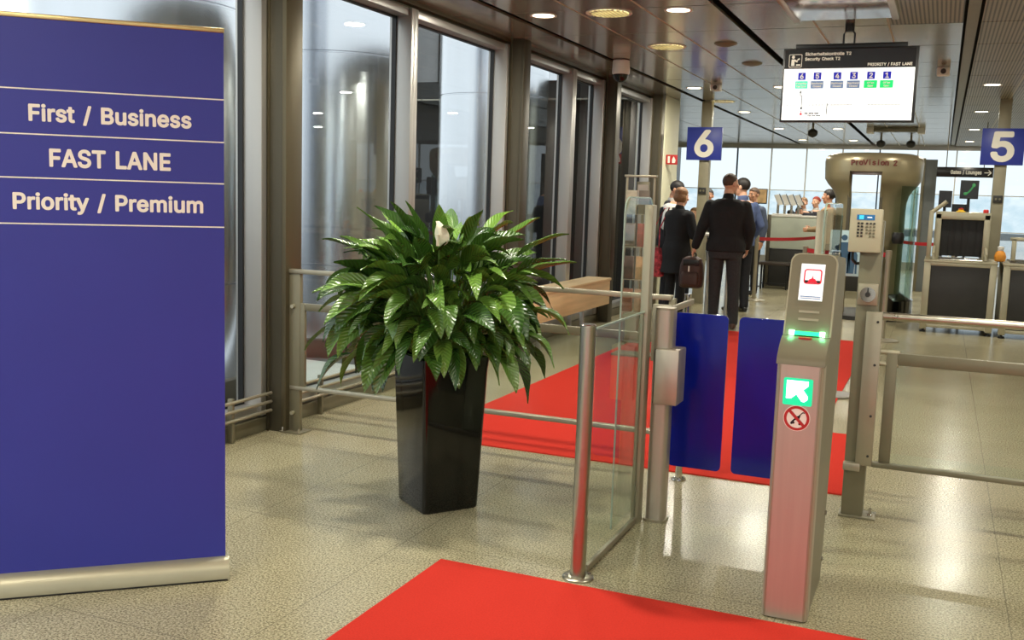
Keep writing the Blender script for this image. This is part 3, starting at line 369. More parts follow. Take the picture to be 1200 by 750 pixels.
while x < 7.9:
    x1 = min(x + 3.28, 8.0); m = M()
    m.box(x, x1, 25.02, 25.10, 0.12, 0.18, ALU); m.box(x, x1, 25.02, 25.10, 2.75, 2.80, ALU)
    k = 0; w = 0.013
    while x + 0.82 * k < x1 + 0.01: m.box(x + 0.82 * k - w, x + 0.82 * k + w, 25.02, 25.10, 0.18, 2.75, WHITEP); k += 1
    for z in (0.95, 1.76): m.box(x, x1, 25.03, 25.09, z - 0.010, z + 0.010, WHITEP)
    fr = struct(m, 'window_%d' % n); g = M(); g.box(x, x1, 25.055, 25.063, 0.18, 1.76, FARGL); g.box(x, x1, 25.055, 25.063, 1.76, 2.75, FARCLEAR); g.build('pane', fr); x = x1; n += 1

# outside the window wall
GROUND = mat('grey_asphalt', (96, 96, 94), 0.9, 0, 0.2, 30); FACADE = mat('grey_facade_cladding', (112, 113, 114), 0.6, 0.2, 0.1, 2)
m = M(); m.prism([(-60, -40), (-3.9, -40), (-3.9, 14.12), (-8.1, 14.12), (-8.1, 25.2), (60, 25.2), (60, 80), (-60, 80)], -0.6, -0.25, 'z', GROUND); struct(m, 'ground')
m = M(); m.box(-30, 30, 25.2, 60, -0.25, -0.2, mat('pale_concrete', (206, 208, 206), 0.9, 0, 0.06, 1)); struct(m, 'pavement')
fb = thing('neighbouring_building', 'dark grey building seen through the glass behind the steel cylinders', 'building', (-12, 30, -0.25))
m = M(); m.box(-14, -11, 17, 45, -0.25, 9, FACADE); m.build('facade', fb)
m = M()
for k in range(13): m.box(-11, -10.97, 17 + k * 2.1, 17.04 + k * 2.1, -0.25, 9, DARKTRIM)
m.build('panel_joint', fb)
def silo(name, label, y, x, r, h):
    t = thing(name, label, 'cylinder', (x, y, -0.25), 0, 'stainless cylinders outside')
    m = M(); z = 0; prof = [(r - 0.02, 0), (r, 0.02)]
    for zz in (0.95, 3.05, 5.15): prof += [(r, zz - 0.012), (r - 0.012, zz - 0.006), (r - 0.012, zz + 0.006), (r, zz + 0.012)]
    prof += [(r, h), (0.01, h + 0.1)]
    m.lathe(prof, (x, y, -0.25), SILO, 72); m.build('shell', t)
    m = M(); m.lathe([(r + 0.03, 0), (r + 0.03, 0.18), (r - 0.01, 0.2)], (x, y, -0.25), DARKALU, 72); m.build('plinth', t)
silo('steel_cylinder', 'tall stainless cylinder outside the window behind the blue banner', 6.3, -5.9, 0.80, 6.5)
silo('steel_cylinder', 'tall stainless cylinder seen through the window behind the potted plant', 9.3, -6.0, 0.80, 6.5)
silo('steel_cylinder', 'tall stainless cylinder in the window just before the dark column mid-wall', 13.3, -6.0, 0.78, 6.5)
silo('steel_cylinder', 'tall stainless cylinder in the narrow windows before the dome camera', 17.4, -6.2, 0.80, 6.5)
m = M(); m.box(-6.9, -4.9, 7.3, 8.3, -0.25, -0.235, WHITEP); tag(m.build('painted_marking'), 'white painted patch on the ground outside the window behind the plant', 'road marking')

# ------------------------------------------------------------------ ceiling fittings
def small_lamp(x, y, label, vis=True):
    t = thing('ceiling_downlight', label, 'ceiling light', (x, y, ZC - 0.003), 0, 'small round downlights')
    m = M(); m.lathe([(0.085, 0.0), (0.105, -0.002), (0.105, 0.004), (0.085, 0.006)], (x, y, ZC - 0.003), WHITEP, 24); m.build('trim_ring', t)
    m = M(); m.cyl((x, y, ZC - 0.0035), (x, y, ZC - 0.001), 0.084, LAMP, n=24); m.build('diffuser', t)
    l = bpy.data.lights.new('bulb', 'AREA'); l.shape = 'DISK'; l.size = 0.16; l.energy = LAMP_W; l.color = (1.0, 0.95, 0.80)
    o = bpy.data.objects.new('bulb', l); COL.objects.link(o); o.location = (0, 0, -0.008); o.parent = t
    return t
ROWY = [(-3.1, 'well behind'), (0.4, ''), (3.9, ''), (7.42, ''), (12.56, ''), (16.0, ''), (19.6, ''), (23.1, '')]
LBL = {(-2.95, 7.42): 'small round downlight near the window wall, before the large louvred one', (-1.89, 7.42): 'small round downlight beside the larger louvred one, towards the screen',
       (-2.95, 12.56): 'small downlight between the dome camera and the number 6 sign', (-1.89, 12.56): 'small downlight in the ceiling just beside the hanging screen edge',
       (0.4, 12.56): 'small downlight above and before the number 5 sign', (-2.95, 16.0): 'small downlight just above the number 6 sign pillar', (0.4, 16.0): 'small downlight beyond the number 5 pillar, first of the far ones',
       (-2.95, 19.6): 'small far downlight between the number 6 sign and the screen, upper one', (-1.89, 19.6): 'small far downlight seen just under the hanging screen', (0.4, 19.6): 'small far downlight low above the directions sign',
       (-2.95, 23.1): 'tiny downlight at the far window, on the window wall side of the screen', (-1.89, 23.1): 'tiny downlight at the far window, under the screen middle', (0.4, 23.1): 'tiny downlight at the far window over the scanner'}
for y, _ in ROWY:
    for x in ((-2.95, -1.89, 0.4) if y > 5 else (-2.95, -1.89, 0.4, 3.2, 5.6)):
        small_lamp(x, y, LBL.get((x, y), 'small round downlight in the ceiling near the entrance side, above the camera'))
for y in (7.42, 12.56, 16.0, 19.6):
    for x in (3.2, 5.6): small_lamp(x, y, 'small round downlight in the hall beyond the number 5 lane')
def big_lamp(x, y, label):
    t = thing('louvred_downlight', label, 'ceiling light', (x, y, ZC - 0.003), 0, 'large louvred downlights')
    m = M(); m.lathe([(0.15, 0.0), (0.175, -0.003), (0.175, 0.004), (0.15, 0.006)], (x, y, ZC - 0.003), WHITEP, 32); m.build('trim_ring', t)
    m = M(); m.cyl((x, y, ZC - 0.003), (x, y, ZC - 0.0005), 0.15, LAMPG, n=32); m.build('diffuser', t)
    m = M()
    for k in range(-4, 5):
        d = 0.032 * k; h = math.sqrt(0.15 ** 2 - d * d)
        m.box(x + d - 0.002, x + d + 0.002, y - h, y + h, ZC - 0.012, ZC - 0.003, CHROME); m.box(x - h, x + h, y + d - 0.002, y + d + 0.002, ZC - 0.012, ZC - 0.003, CHROME)
    m.build('louvre_grid', t)
big_lamp(-2.42, 7.42, 'large yellowish louvred downlight between two small downlights'); big_lamp(-2.42, 9.15, 'large louvred downlight in the row nearer the dome camera')
big_lamp(-2.95, 14.3, 'large louvred downlight just above the number 6 sign')
def rosette(x, y, label):
    m = M(); m.lathe([(0.02, -0.03), (0.06, -0.022), (0.10, -0.006), (0.10, 0.0)], (x, y, ZC), GREYPAINT, 28); tag(m.build('ceiling_speaker'), label, 'ceiling speaker', 'grey round speakers in the ceiling')
rosette(-1.87, 9.07, 'flat grey round speaker in the ceiling beside the louvred downlight'); rosette(-1.87, 10.4, 'flat grey round speaker in the ceiling close to the screen edge')
t = thing('dome_camera', 'white ceiling dome camera with dark glass hemisphere above the window wall', 'security camera', (-3.09, 9.94, ZC))
m = M(); m.lathe([(0.02, 0), (0.05, -0.001), (0.085, -0.01), (0.09, -0.13), (0.082, -0.145)], (-3.09, 9.94, ZC), WHITEP, 28); m.build('housing', t)
m = M(); m.lathe([(0.078, -0.145)] + [(0.075 * math.cos(a * PI / 16), -0.148 - 0.075 * math.sin(a * PI / 16)) for a in range(0, 9)], (-3.09, 9.94, ZC), POT, 28); m.build('dome', t)
t = thing('ceiling_cassette', 'wide shallow brown grey box flush under the ceiling above the screen', 'ceiling unit', (-0.76, 7.3, ZC))
m = M(); m.box(-1.08, -0.42, 6.75, 7.78, ZC - 0.05, ZC, CEIL, 0.006); m.build('casing', t)
for x in (-1.10, -0.42):
    m = M(); m.box(x - 0.02, x + 0.03, 6.75, 7.83, ZC - 0.055, ZC, PALEPLATE, 0.008); m.build('side_rail', t)
def bullet(x, y, label):
    t = thing('ceiling_camera', label, 'security camera', (x, y, ZC), 0, 'small ceiling cameras by the far windows')
    m = M(); m.cyl((x, y, ZC), (x, y, ZC - 0.1), 0.02, GREYPAINT); m.build('stem', t)
    m = M(); m.ell((x, y, ZC - 0.15), (0.09, 0.09, 0.075), DARKGREY); m.build('dome', t)
bullet(-1.24, 21.6, 'small grey ceiling camera above the scanner, on its taller side'); bullet(-0.68, 21.6, 'small grey ceiling camera above the scanner middle'); bullet(-2.2, 18.5, 'small grey ceiling camera below the screen edge')
t = thing('ceiling_duct_bar', 'long grey bar fixed under the ceiling behind the hanging screen', 'ceiling bar', (-0.9, 19.3, ZC))
m = M(); m.box(-1.35, -0.4, 19.2, 19.4, ZC - 0.07, ZC, GREYPAINT, 0.01); m.build('bar', t)
for x in (-1.3, -0.45):
    m = M(); m.box(x - 0.06, x + 0.06, 19.15, 19.45, ZC - 0.10, ZC, WHITEP, 0.01); m.build('end_box', t)
for x, y, lb in ((-2.60, 12.2, 'small white box under the ceiling beside the number 6 pillar shade'), (-0.10, 11.0, 'small pale box under the ceiling to the side of the hanging screen')):
    t = thing('ceiling_sensor', lb, 'sensor', (x, y, ZC)); m = M(); m.box(x - 0.06, x + 0.06, y - 0.06, y + 0.06, ZC - 0.08, ZC, WHITEP, 0.01); m.build('casing', t)
    m = M(); m.cyl((x, y - 0.06, ZC - 0.04), (x, y - 0.075, ZC - 0.045), 0.025, DARKGREY); m.build('lens', t)

# ------------------------------------------------------------------ carpets
m = M(); m.box(-1.743, 1.30, -1.2, 3.478, 0.0, 0.007, REDC, 0.002); tag(m.build('red_carpet'), 'red carpet lying in front of the gate reader', 'carpet')
m = M(); m.prism([(-2.83, 5.235), (-0.345, 5.235), (-0.345, 6.66), (-0.62, 6.66), (-0.62, 11.35), (-2.83, 11.35)], 0.0, 0.007, 'z', REDC); tag(m.build('red_carpet'), 'red carpet running from behind the blue gate panels towards the queue', 'carpet')

# ------------------------------------------------------------------ roll-up banner (local: x along the sheet, -y towards the reader)
t = thing('rollup_banner', 'tall blue roll-up banner with First / Business, FAST LANE and Priority / Premium lettering', 'banner', (-2.69, 2.690, 0), math.radians(41.4237))
m = M(); m.box(-0.40, 0.40, -0.003, 0.001, 0.07, 2.004, BLUEPRINT); m.build('sheet', t, False)
m = M(); m.prism([(-0.052, 0.004), (0.05, 0.004), (0.05, 0.05), (0.03, 0.074), (-0.012, 0.080), (-0.034, 0.070), (-0.052, 0.040)], -0.408, 0.408, 'x', SILV)
m.prism([(-0.054, 0.0), (0.052, 0.0), (0.052, 0.006), (-0.054, 0.006)], -0.405, 0.405, 'x', BLACK); m.build('base_cassette', t, False)
for s in (-1, 1):
    m = M(); m.prism([(-0.054, 0.002), (0.052, 0.002), (0.052, 0.052), (0.032, 0.077), (-0.012, 0.083), (-0.036, 0.073), (-0.054, 0.042)], s * 0.408 - 0.002, s * 0.408 + 0.004, 'x', SILV); m.build('end_cap', t, False)
m = M(); m.box(-0.402, 0.402, -0.008, 0.006, 2.0, 2.016, mat('gold_anodised_rail', (206, 184, 130), 0.35, 0.7), 0.003); m.build('top_rail', t, False)
m = M(); m.cyl((0, 0.03, 0.06), (0, 0.012, 2.0), 0.012, STEEL); m.build('support_pole', t, False)
for z in (1.768, 1.618, 1.471, 1.315):
    m = M(); m.box(-0.40, 0.40, -0.0042, -0.0028, z - 0.0022, z + 0.0022, WHITE); m.build('divider_line', t, False)
text('First / Business', 'lettering', t, facing_front(0.027, -0.003, 1.690), 0.052, 0.525, WHITE, 0.022, world=False)
text('FAST LANE', 'lettering', t, facing_front(0.022, -0.003, 1.541), 0.056, 0.393, WHITE, 0.022, world=False)
text('Priority / Premium', 'lettering', t, facing_front(0.018, -0.003, 1.392), 0.052, 0.619, WHITE, 0.022, world=False)

# ------------------------------------------------------------------ potted plant
PC = Vector((-2.098, 4.135, 0))
t = thing('potted_peace_lily', 'leafy peace lily in a tall glossy black tapered pot', 'plant', PC, 0)
m = M(); A0 = math.radians(54)
def sq(h, z, r=0.02):
    P = rrect(-h, h, -h, h, r, 4); c, s = math.cos(A0), math.sin(A0)
    return [m.bm.verts.new((PC.x + x * c - y * s, PC.y + x * s + y * c, z)) for x, y in P]
R = [sq(0.136, 0), sq(0.141, 0.005), sq(0.143, 0.012), sq(0.166, 0.66), sq(0.170, 0.70), sq(0.170, 0.72), sq(0.158, 0.72), sq(0.152, 0.66)]
m.loft(R, POT, True, False); pot = m.build('pot', t)
m = M(); R = [sq(0.150, 0.655), sq(0.150, 0.672)]; m.loft(R, SOIL, True, False); m.build('soil', t)
bm = bmesh.new(); luv = bm.verts.layers.float_vector.new('leafuv'); rnd = random.Random(5)
def blade(p, d, side, length, width, droop, hue, fold=0.28, seg=9):
    n = d.cross(side); prev = None; q = p.copy(); rows = []
    for i in range(seg + 1):
        u = i / seg; w = width * (math.sin(PI * min(1, u ** 0.75)) ** 0.85 if 0 < u < 1 else 0.03) * (1 - 0.15 * u)
        n = side.cross(d).normalized(); row = []
        for v in (-1, -0.55, 0, 0.55, 1):
            wav = 0.05 * width * math.sin(9 * u + 3 * v + hue * 20) * abs(v)
            vt = bm.verts.new(q + side * (v * w * 0.5) + n * (abs(v) * w * fold + wav)); vt[luv] = (v * w / width * 0.5, u, hue); row.append(vt)
        rows.append(row); q = q + d * (length / seg); d = (d + Vector((0, 0, -droop / seg))).normalized()
        side = (side - d * side.dot(d)).normalized()
    for a, b in zip(rows, rows[1:]):
        for k in range(4): f = bm.faces.new((a[k], a[k + 1], b[k + 1], b[k])); f.smooth = True
def stem(pts, r, hue=0.2):
    R = []
    for i, p in enumerate(pts):
        d = (pts[min(i + 1, len(pts) - 1)] - pts[max(i - 1, 0)]).normalized(); a = d.cross(Vector((0.3, 0.9, 0.1))).normalized(); b = d.cross(a)
        vs = []
        for k in range(5):
            v = bm.verts.new(p + (a * math.cos(2 * PI * k / 5) + b * math.sin(2 * PI * k / 5)) * r); v[luv] = (0, 0, hue); vs.append(v)
        R.append(vs)
    for A, B in zip(R, R[1:]):
        for k in range(5): f = bm.faces.new((A[k], A[(k + 1) % 5], B[(k + 1) % 5], B[k])); f.smooth = True
base = PC + Vector((0, 0, 0.66))
NL = 300; ga = PI * (3 - math.sqrt(5)); CC = PC + Vector((-0.02, 0, 0.88))
for i in range(NL):
    phi = i * ga + rnd.uniform(-0.2, 0.2); f = (i + 0.5) / NL; sz = -0.36 + 1.34 * f; el = math.asin(max(-1, min(1, sz)))
    rr = rnd.uniform(0.55, 1.0) ** 0.7; out = Vector((math.cos(phi), math.sin(phi), 0))
    tip = CC + out * (0.34 * rr * math.cos(el) + 0.03) + Vector((0, 0, (0.36 + rnd.uniform(-0.05, 0.06)) * rr * math.sin(el)))
    p0 = base + out * rnd.uniform(0.01, 0.10); mid = p0.lerp(tip, 0.55) + Vector((0, 0, 0.10 * math.cos(el) + 0.02)); pts = []
    for k in range(6):
        u = k / 5; pts.append(p0 * (1 - u) ** 2 + mid * 2 * u * (1 - u) + tip * u * u)
    stem(pts, 0.0036, rnd.uniform(0.2, 0.5))
    th = phi + rnd.uniform(-0.7, 0.7); o2 = Vector((math.cos(th), math.sin(th), 0))
    d = (o2 * (0.55 + 0.5 * math.cos(el)) + Vector((0, 0, 0.85 * sz + rnd.uniform(-0.35, 0.45)))).normalized()
    side = d.cross(Vector((0, 0, 1))).normalized(); side = Matrix.Rotation(rnd.uniform(-0.8, 0.8), 3, d) @ side
    L = rnd.uniform(0.16, 0.29)
    blade(pts[-1], d, side, L, L * rnd.uniform(0.32, 0.46), rnd.uniform(0.8, 2.1) * (1.15 if el < 0.6 else 0.65), rnd.random() ** 1.4)
# a few long outlying leaves that break the dome
for phi, el, reach, L, dr in ((0.35, 48, 0.50, 0.27, 0.5), (0.55, 38, 0.46, 0.28, 0.5), (0.2, 22, 0.42, 0.25, 1.6), (0.1, 10, 0.38, 0.24, 2.0), (2.7, 54, 0.50, 0.25, 0.4), (3.2, 20, 0.46, 0.24, 1.2), (3.5, 8, 0.44, 0.25, 1.4), (3.9, -4, 0.40, 0.25, 1.6), (1.2, 60, 0.50, 0.25, 0.6), (-1.2, 74, 0.42, 0.24, 0.25), (-1.9, 68, 0.45, 0.25, 0.3), (-2.6, 62, 0.46, 0.25, 0.35), (-0.6, 66, 0.45, 0.24, 0.3), (-2.2, 78, 0.42, 0.23, 0.2), (3.4, 44, 0.50, 0.24, 0.6), (-0.1, 40, 0.50, 0.26, 0.6), (0.9, 54, 0.50, 0.26, 0.4)):
    el = math.radians(el); out = Vector((math.cos(phi), math.sin(phi), 0)); p0 = base + out * 0.05
    tip = base + out * reach * math.cos(el) + Vector((0, 0, 0.10 + reach * math.sin(el) * 1.12)); mid = p0.lerp(tip, 0.5) + Vector((0, 0, 0.10)); pts = []
    for k in range(6):
        u = k / 5; pts.append(p0 * (1 - u) ** 2 + mid * 2 * u * (1 - u) + tip * u * u)
    stem(pts, 0.004, 0.5); d = ((pts[-1] - pts[-2]).normalized() + out * 0.4).normalized(); side = d.cross(Vector((0, 0, 1))).normalized()
    blade(pts[-1], d, side, L, L * 0.34, dr, rnd.random())
bm.transform(Matrix.Translation(-PC)); me = bpy.data.meshes.new('foliage'); bm.to_mesh(me); bm.free(); me.materials.append(LEAF)
o = bpy.data.objects.new('foliage', me); COL.objects.link(o); o.parent = t
m = M(); fp = Vector((-1.99, 3.88, 1.235))
m.tube([PC + Vector((0.02, -0.02, 0.66)), PC + Vector((0.05, -0.14, 0.95)), fp], 0.004, mat('flower_stalk_green', (92, 128, 60), 0.5))
rows = []
for i in range(9):
    u = i / 8; w = 0.036 * (math.sin(PI * u ** 0.8) ** 0.8 if 0 < u < 1 else 0.03)
    rows.append([m.bm.verts.new(fp + Vector((w * v, 0.018 - 0.016 * (1 - v * v) * 1.0 + 0.015 * abs(v), 0.11 * u - 0.004)) + Vector((-0.02 * u * u, 0, 0))) for v in (-1, -0.5, 0, 0.5, 1)])
fs = [m.bm.faces.new((a[k], a[k + 1], b[k + 1], b[k])) for a, b in zip(rows, rows[1:]) for k in range(4)]; m._set(fs, SPATHE, True)
m.tube([fp + Vector((0, -0.012, 0.0)), fp + Vector((0, -0.014, 0.05))], 0.007, SPATHE); m.build('flower', t, True, 'single creamy white peace lily bloom')

# ------------------------------------------------------------------ chrome post with glass, both gate wings
def disc_post(t, x, y, h, r, mt, cap=True, name='pole'):
    m = M(); m.cyl((x, y, 0.008), (x, y, h), r, mt, n=28); m.build(name, t)
    m = M(); m.lathe([(r * 2.05, 0.0), (r * 2.05, 0.006), (r * 1.9, 0.010), (r * 1.05, 0.012)], (x, y, 0), mt, 32)
    m.build('base_disc', t)
    for a in range(4):
        m = M(); m.cyl((x + r * 1.55 * math.cos(a * PI / 2 + 0.6), y + r * 1.55 * math.sin(a * PI / 2 + 0.6), 0.009), (x + r * 1.55 * math.cos(a * PI / 2 + 0.6), y + r * 1.55 * math.sin(a * PI / 2 + 0.6), 0.016), 0.008, CHROME, n=6); m.build('bolt', t)
t = thing('steel_bollard', 'round brushed steel post on a bolted disc at the corner of the red carpet', 'post', (-1.19, 3.56, 0))
disc_post(t, -1.19, 3.56, 0.985, 0.030, STEEL)
m = M(); m.lathe([(0.0305, 0), (0.0305, 0.004), (0.027, 0.008)], (-1.19, 3.56, 0.985), CHROME, 28); m.build('cap', t)

def wing(label, x, low, sgn, ya=4.03, yb=4.46):
    t = thing('glass_gate_wing', label, 'glass partition', (x, 4.33, 0), 0)
    m = M(); m.box(x - 0.018, x + 0.018, 4.295, 4.365, 0, 1.44, PALEPLATE, 0.004); m.build('frame_post', t)
    m = M(); m.prism([(ya, 0.05), (yb, 0.05), (yb, 1.42), (yb - 0.05, 1.47), (ya + 0.06, 1.47), (ya, 1.41)], x + sgn * 0.022, x + sgn * 0.032, 'x', CGLASS); m.build('tall_pane', t)
    m = M(); pts = [(x + sgn * 0.027, ya, 0.05), (x + sgn * 0.027, ya, 1.41)] + [(x + sgn * 0.027, ya + 0.06 - 0.06 * math.cos(a * PI / 10), 1.41 + 0.06 * math.sin(a * PI / 10)) for a in range(1, 5)] + [(x + sgn * 0.027, ya + 0.06, 1.47), (x + sgn * 0.027, yb - 0.06, 1.47)] + [(x + sgn * 0.027, yb - 0.06 + 0.06 * math.sin(a * PI / 10), 1.41 + 0.06 * math.cos(a * PI / 10)) for a in range(1, 5)] + [(x + sgn * 0.027, yb, 1.41), (x + sgn * 0.027, yb, 0.05)]
    m.tube(pts, 0.004, GEDGE, 6); m.build('pane_edge', t)
    if low:
        m = M(); m.box(x - 0.004, x + 0.004, 3.595, 4.295, 0.03, 0.965, CGLASS); m.build('low_pane', t)
        m = M(); m.box(x - 0.009, x + 0.009, 3.63, 4.295, 0.004, 0.03, PALEPLATE, 0.002); m.build('floor_channel', t)
        m = M(); m.box(x - 0.005, x + 0.005, 3.595, 4.295, 0.965, 0.972, GEDGE); m.build('top_edge', t)
    return t
wing('glass partition between the round steel post and the blue gate', -1.18, True, -1)
wing('tall glass pane with pale frame post standing behind the gate reader', -0.455, False, 1, 4.17, 4.93)

# ------------------------------------------------------------------ blue swing gate
def gate_panel(x0, x1, label, ang):
    t = thing('swing_gate', label, 'gate', (x0, 4.60, 0.21)); m = M()
    m.prism(rrect(x0, x1, 0.212, 0.945, 0.022), 4.594, 4.606, 'y', ACRYL); m.build('panel', t); return t
ga_ = gate_panel(-1.112, -0.862, 'blue rounded gate panel hinged on the pinkish steel column', 0)
gb_ = gate_panel(-0.812, -0.565, 'blue rounded gate panel partly hidden by the gate reader', 0)
for z in (0.62, 0.75):
    m = M(); m.box(-1.135, -1.06, 4.590, 4.594, z - 0.03, z + 0.03, PALEPLATE, 0.001); m.build('hinge_clamp', ga_)
    m = M(); m.box(-0.60, -0.52, 4.590, 4.594, z - 0.03, z + 0.03, PALEPLATE, 0.001); m.build('hinge_clamp', gb_)
t = thing('gate_column', 'pinkish steel gate column with a raised hinge housing', 'gate post', (-1.105, 4.40, 0))
m = M(); m.prism(rrect(-1.150, -1.062, 4.355, 4.452, 0.03, 6), 0, 0.975, 'z', PINKSTEEL, True); m.build('column', t)
m = M(); m.prism(rrect(-1.158, -1.054, 4.348, 4.460, 0.03, 6), 0.0, 0.012, 'z', PALEPLATE, True); m.build('foot', t)
m = M(); m.prism(rrect(-1.148, -1.064, 4.357, 4.450, 0.03, 6), 0.975, 0.985, 'z', PALEPLATE, True); m.build('cap', t)
m = M(); m.box(-1.128, -1.020, 4.325, 4.465, 0.555, 0.805, PINKSTEEL, 0.006); m.build('hinge_housing', t)
m = M(); m.box(-1.130, -1.128, 4.328, 4.42, 0.558, 0.802, DARKTRIM); m.build('housing_seam', t)
t = thing('gate_column', 'steel gate column hidden behind the gate reader, carrying the second blue panel', 'gate post', (-0.53, 4.60, 0))
m = M(); m.prism(rrect(-0.555, -0.485, 4.60, 4.68, 0.025, 6), 0, 0.975, 'z', PINKSTEEL, True); m.build('column', t)
m = M(); m.prism(rrect(-0.560, -0.480, 4.595, 4.685, 0.025, 6), 0, 0.012, 'z', PALEPLATE, True); m.build('foot', t)
t = thing('steel_pole', 'thin steel pole on a disc foot just behind the first blue gate panel', 'post', (-1.172, 5.107, 0))
disc_post(t, -1.172, 5.107, 0.985, 0.019, CHROME)
m = M(); m.box(-1.15, -1.135, 4.455, 5.09, 0.935, 0.965, PALEPLATE, 0.003); m.build('side_rail', t)
m = M(); m.box(-1.195, -1.10, 4.50, 4.515, 0.72, 0.985, PALEPLATE, 0.003); m.build('rail_plate', t)

# ------------------------------------------------------------------ gate reader
X0, X1 = -0.487, -0.328
t = thing('gate_reader', 'steel ticket reader with a lit green arrow and a slanted screen', 'ticket reader', (-0.41, 3.78, 0))
prof = [(3.545, 0.0), (4.0, 0.0), (4.14, 0.90), (4.14, 1.235), (4.11, 1.262), (3.775, 1.285), (3.745, 1.262), (3.655, 1.003), (3.575, 0.965), (3.545, 0.925)]
m = M(); m.prism(prof, X0 + 0.004, X1 - 0.004, 'x', GREYPAINT); m.build('body', t)
m = M(); P = []
for cx, a0 in ((X1 - 0.016, -PI / 2), (X0 + 0.016, -PI)):
    pass
front = [(X0, 3.60)] + [(X0 + 0.02 - 0.02 * math.cos(a * PI / 12), 3.548 - 0.02 * math.sin(a * PI / 12)) for a in range(0, 7)] + [(X1 - 0.02 + 0.02 * math.sin(a * PI / 12), 3.548 - 0.02 * math.cos(a * PI / 12)) for a in range(0, 7)] + [(X1, 3.60)]
m.prism(front, 0.004, 0.915, 'z', PINKSTEEL, True); m.build('front_panel', t)
for x in (X0 + 0.012, X1 - 0.012):
    m = M(); m.cyl((x, 3.531, 0.006), (x, 3.531, 0.913), 0.0045, PALEPLATE, n=8); m.build('corner_trim', t)
m = M(); ch = [(3.526, 0.915), (3.62, 0.915), (3.665, 1.003), (3.628, 1.001), (3.60, 0.990), (3.57, 0.973), (3.54, 0.948), (3.528, 0.93)]
m.prism(ch, X0 - 0.002, X1 + 0.002, 'x', GREYPAINT, True); m.build('reader_hood', t)
# slanted screen board with rounded shoulders, pale rim
sl = Vector((0, 3.745 - 3.650, 1.290 - 1.003)); Ls = sl.length; sl.normalize(); nrm = Vector((0, -sl.z, sl.y)); org = Vector(((X0 + X1) / 2, 3.650, 1.003))
SM = Matrix(((1, 0, 0, org.x), (0, sl.y, nrm.y, org.y), (0, sl.z, nrm.z, org.z), (0, 0, 0, 1)))
hw = (X1 - X0) / 2
def board(h0, h1, w, r, z0, z1, mt, name, lab=None):
    P = [(-w, h0), (w, h0)] + [(w - r + r * math.cos(a * PI / 12), h1 - r + r * math.sin(a * PI / 12)) for a in range(0, 7)] + [(-w + r + r * math.cos(PI / 2 + a * PI / 12), h1 - r + r * math.sin(PI / 2 + a * PI / 12)) for a in range(0, 7)]
    m = M(); m.prism(P, z0, z1, 'z', mt); m.bm.transform(SM); return m.build(name, t, True, lab)
board(0, Ls, hw + 0.002, 0.034, -0.03, 0.002, SILV, 'screen_rim')
board(0.002, Ls - 0.004, hw - 0.003, 0.032, 0.0, 0.004, GREYPAINT, 'screen_board')
def on_board(x0, x1, h0, h1, z0, z1, mt, name, lab=None, bev=0.0, parent=None):
    m = M(); m.box(x0, x1, h0, h1, z0, z1, mt, bev); m.bm.transform(SM); return m.build(name, parent or t, True, lab)
d = on_board(-0.042, 0.040, 0.128, 0.262, 0.004, 0.008, SCRW, 'display', 'lit white display with a red rounded picture frame')
m = M(); A = rrect(-0.030, 0.032, 0.188, 0.243, 0.010); m.prism(A, 0.008, 0.0086, 'z', SCRR); m.bm.transform(SM); m.build('picture_frame', d)
m = M(); m.prism(rrect(-0.0255, 0.0275, 0.1925, 0.2385, 0.007), 0.0086, 0.0092, 'z', mat('screen_pale_grey', (214, 218, 220), 0.3, 0, 0, 5, emit=0.7)); m.bm.transform(SM); m.build('picture', d)
on_board(-0.0255, 0.0275, 0.1925, 0.201, 0.0092, 0.0097, SCRK, 'picture', bev=0, parent=d); m = M(); m.prism([(-0.016, 0.193), (0.018, 0.193), (0.010, 0.206), (0.003, 0.208), (0.001, 0.219), (-0.002, 0.208), (-0.010, 0.205)], 0.0097, 0.0102, 'z', SCRR); m.bm.transform(SM); m.build('picture', d)
on_board(-0.036, 0.034, 0.140, 0.1435, 0.008, 0.0085, SCRS, 'caption_line', parent=d); on_board(-0.036, 0.034, 0.134, 0.1365, 0.008, 0.0085, SCRS, 'caption_line', parent=d)
on_board(-0.052, 0.052, 0.0, 0.014, 0.004, 0.012, GRN, 'green_light_bar')
for x in (-0.060, 0.044): on_board(x, x + 0.018, 0.0, 0.016, 0.004, 0.013, GRNW, 'lamp_end')
for x in (-0.055, 0.055):
    l = bpy.data.lights.new('led', 'POINT'); l.energy = 0.06; l.color = (0.1, 1.0, 0.4); l.shadow_soft_size = 0.01; o = bpy.data.objects.new('led', l); COL.objects.link(o); o.parent = t; o.location = SM @ Vector((x, 0.012, 0.022)) - Vector(t.location)
for h in (0.055, 0.083): on_board(-0.035, 0.035, h, h + 0.008, 0.004, 0.0055, PALEPLATE, 'engraved_mark')
m = M(); m.box(-0.45, -0.365, 3.640, 3.668, 1.0045, 1.010, BLACK, 0.001); m.build('scan_slot', t)
m = M(); m.prism(rrect(-0.432, -0.385, 3.612, 3.640, 0.010), 0.994, 1.0015, 'z', REDP); m.build('scan_target', t)
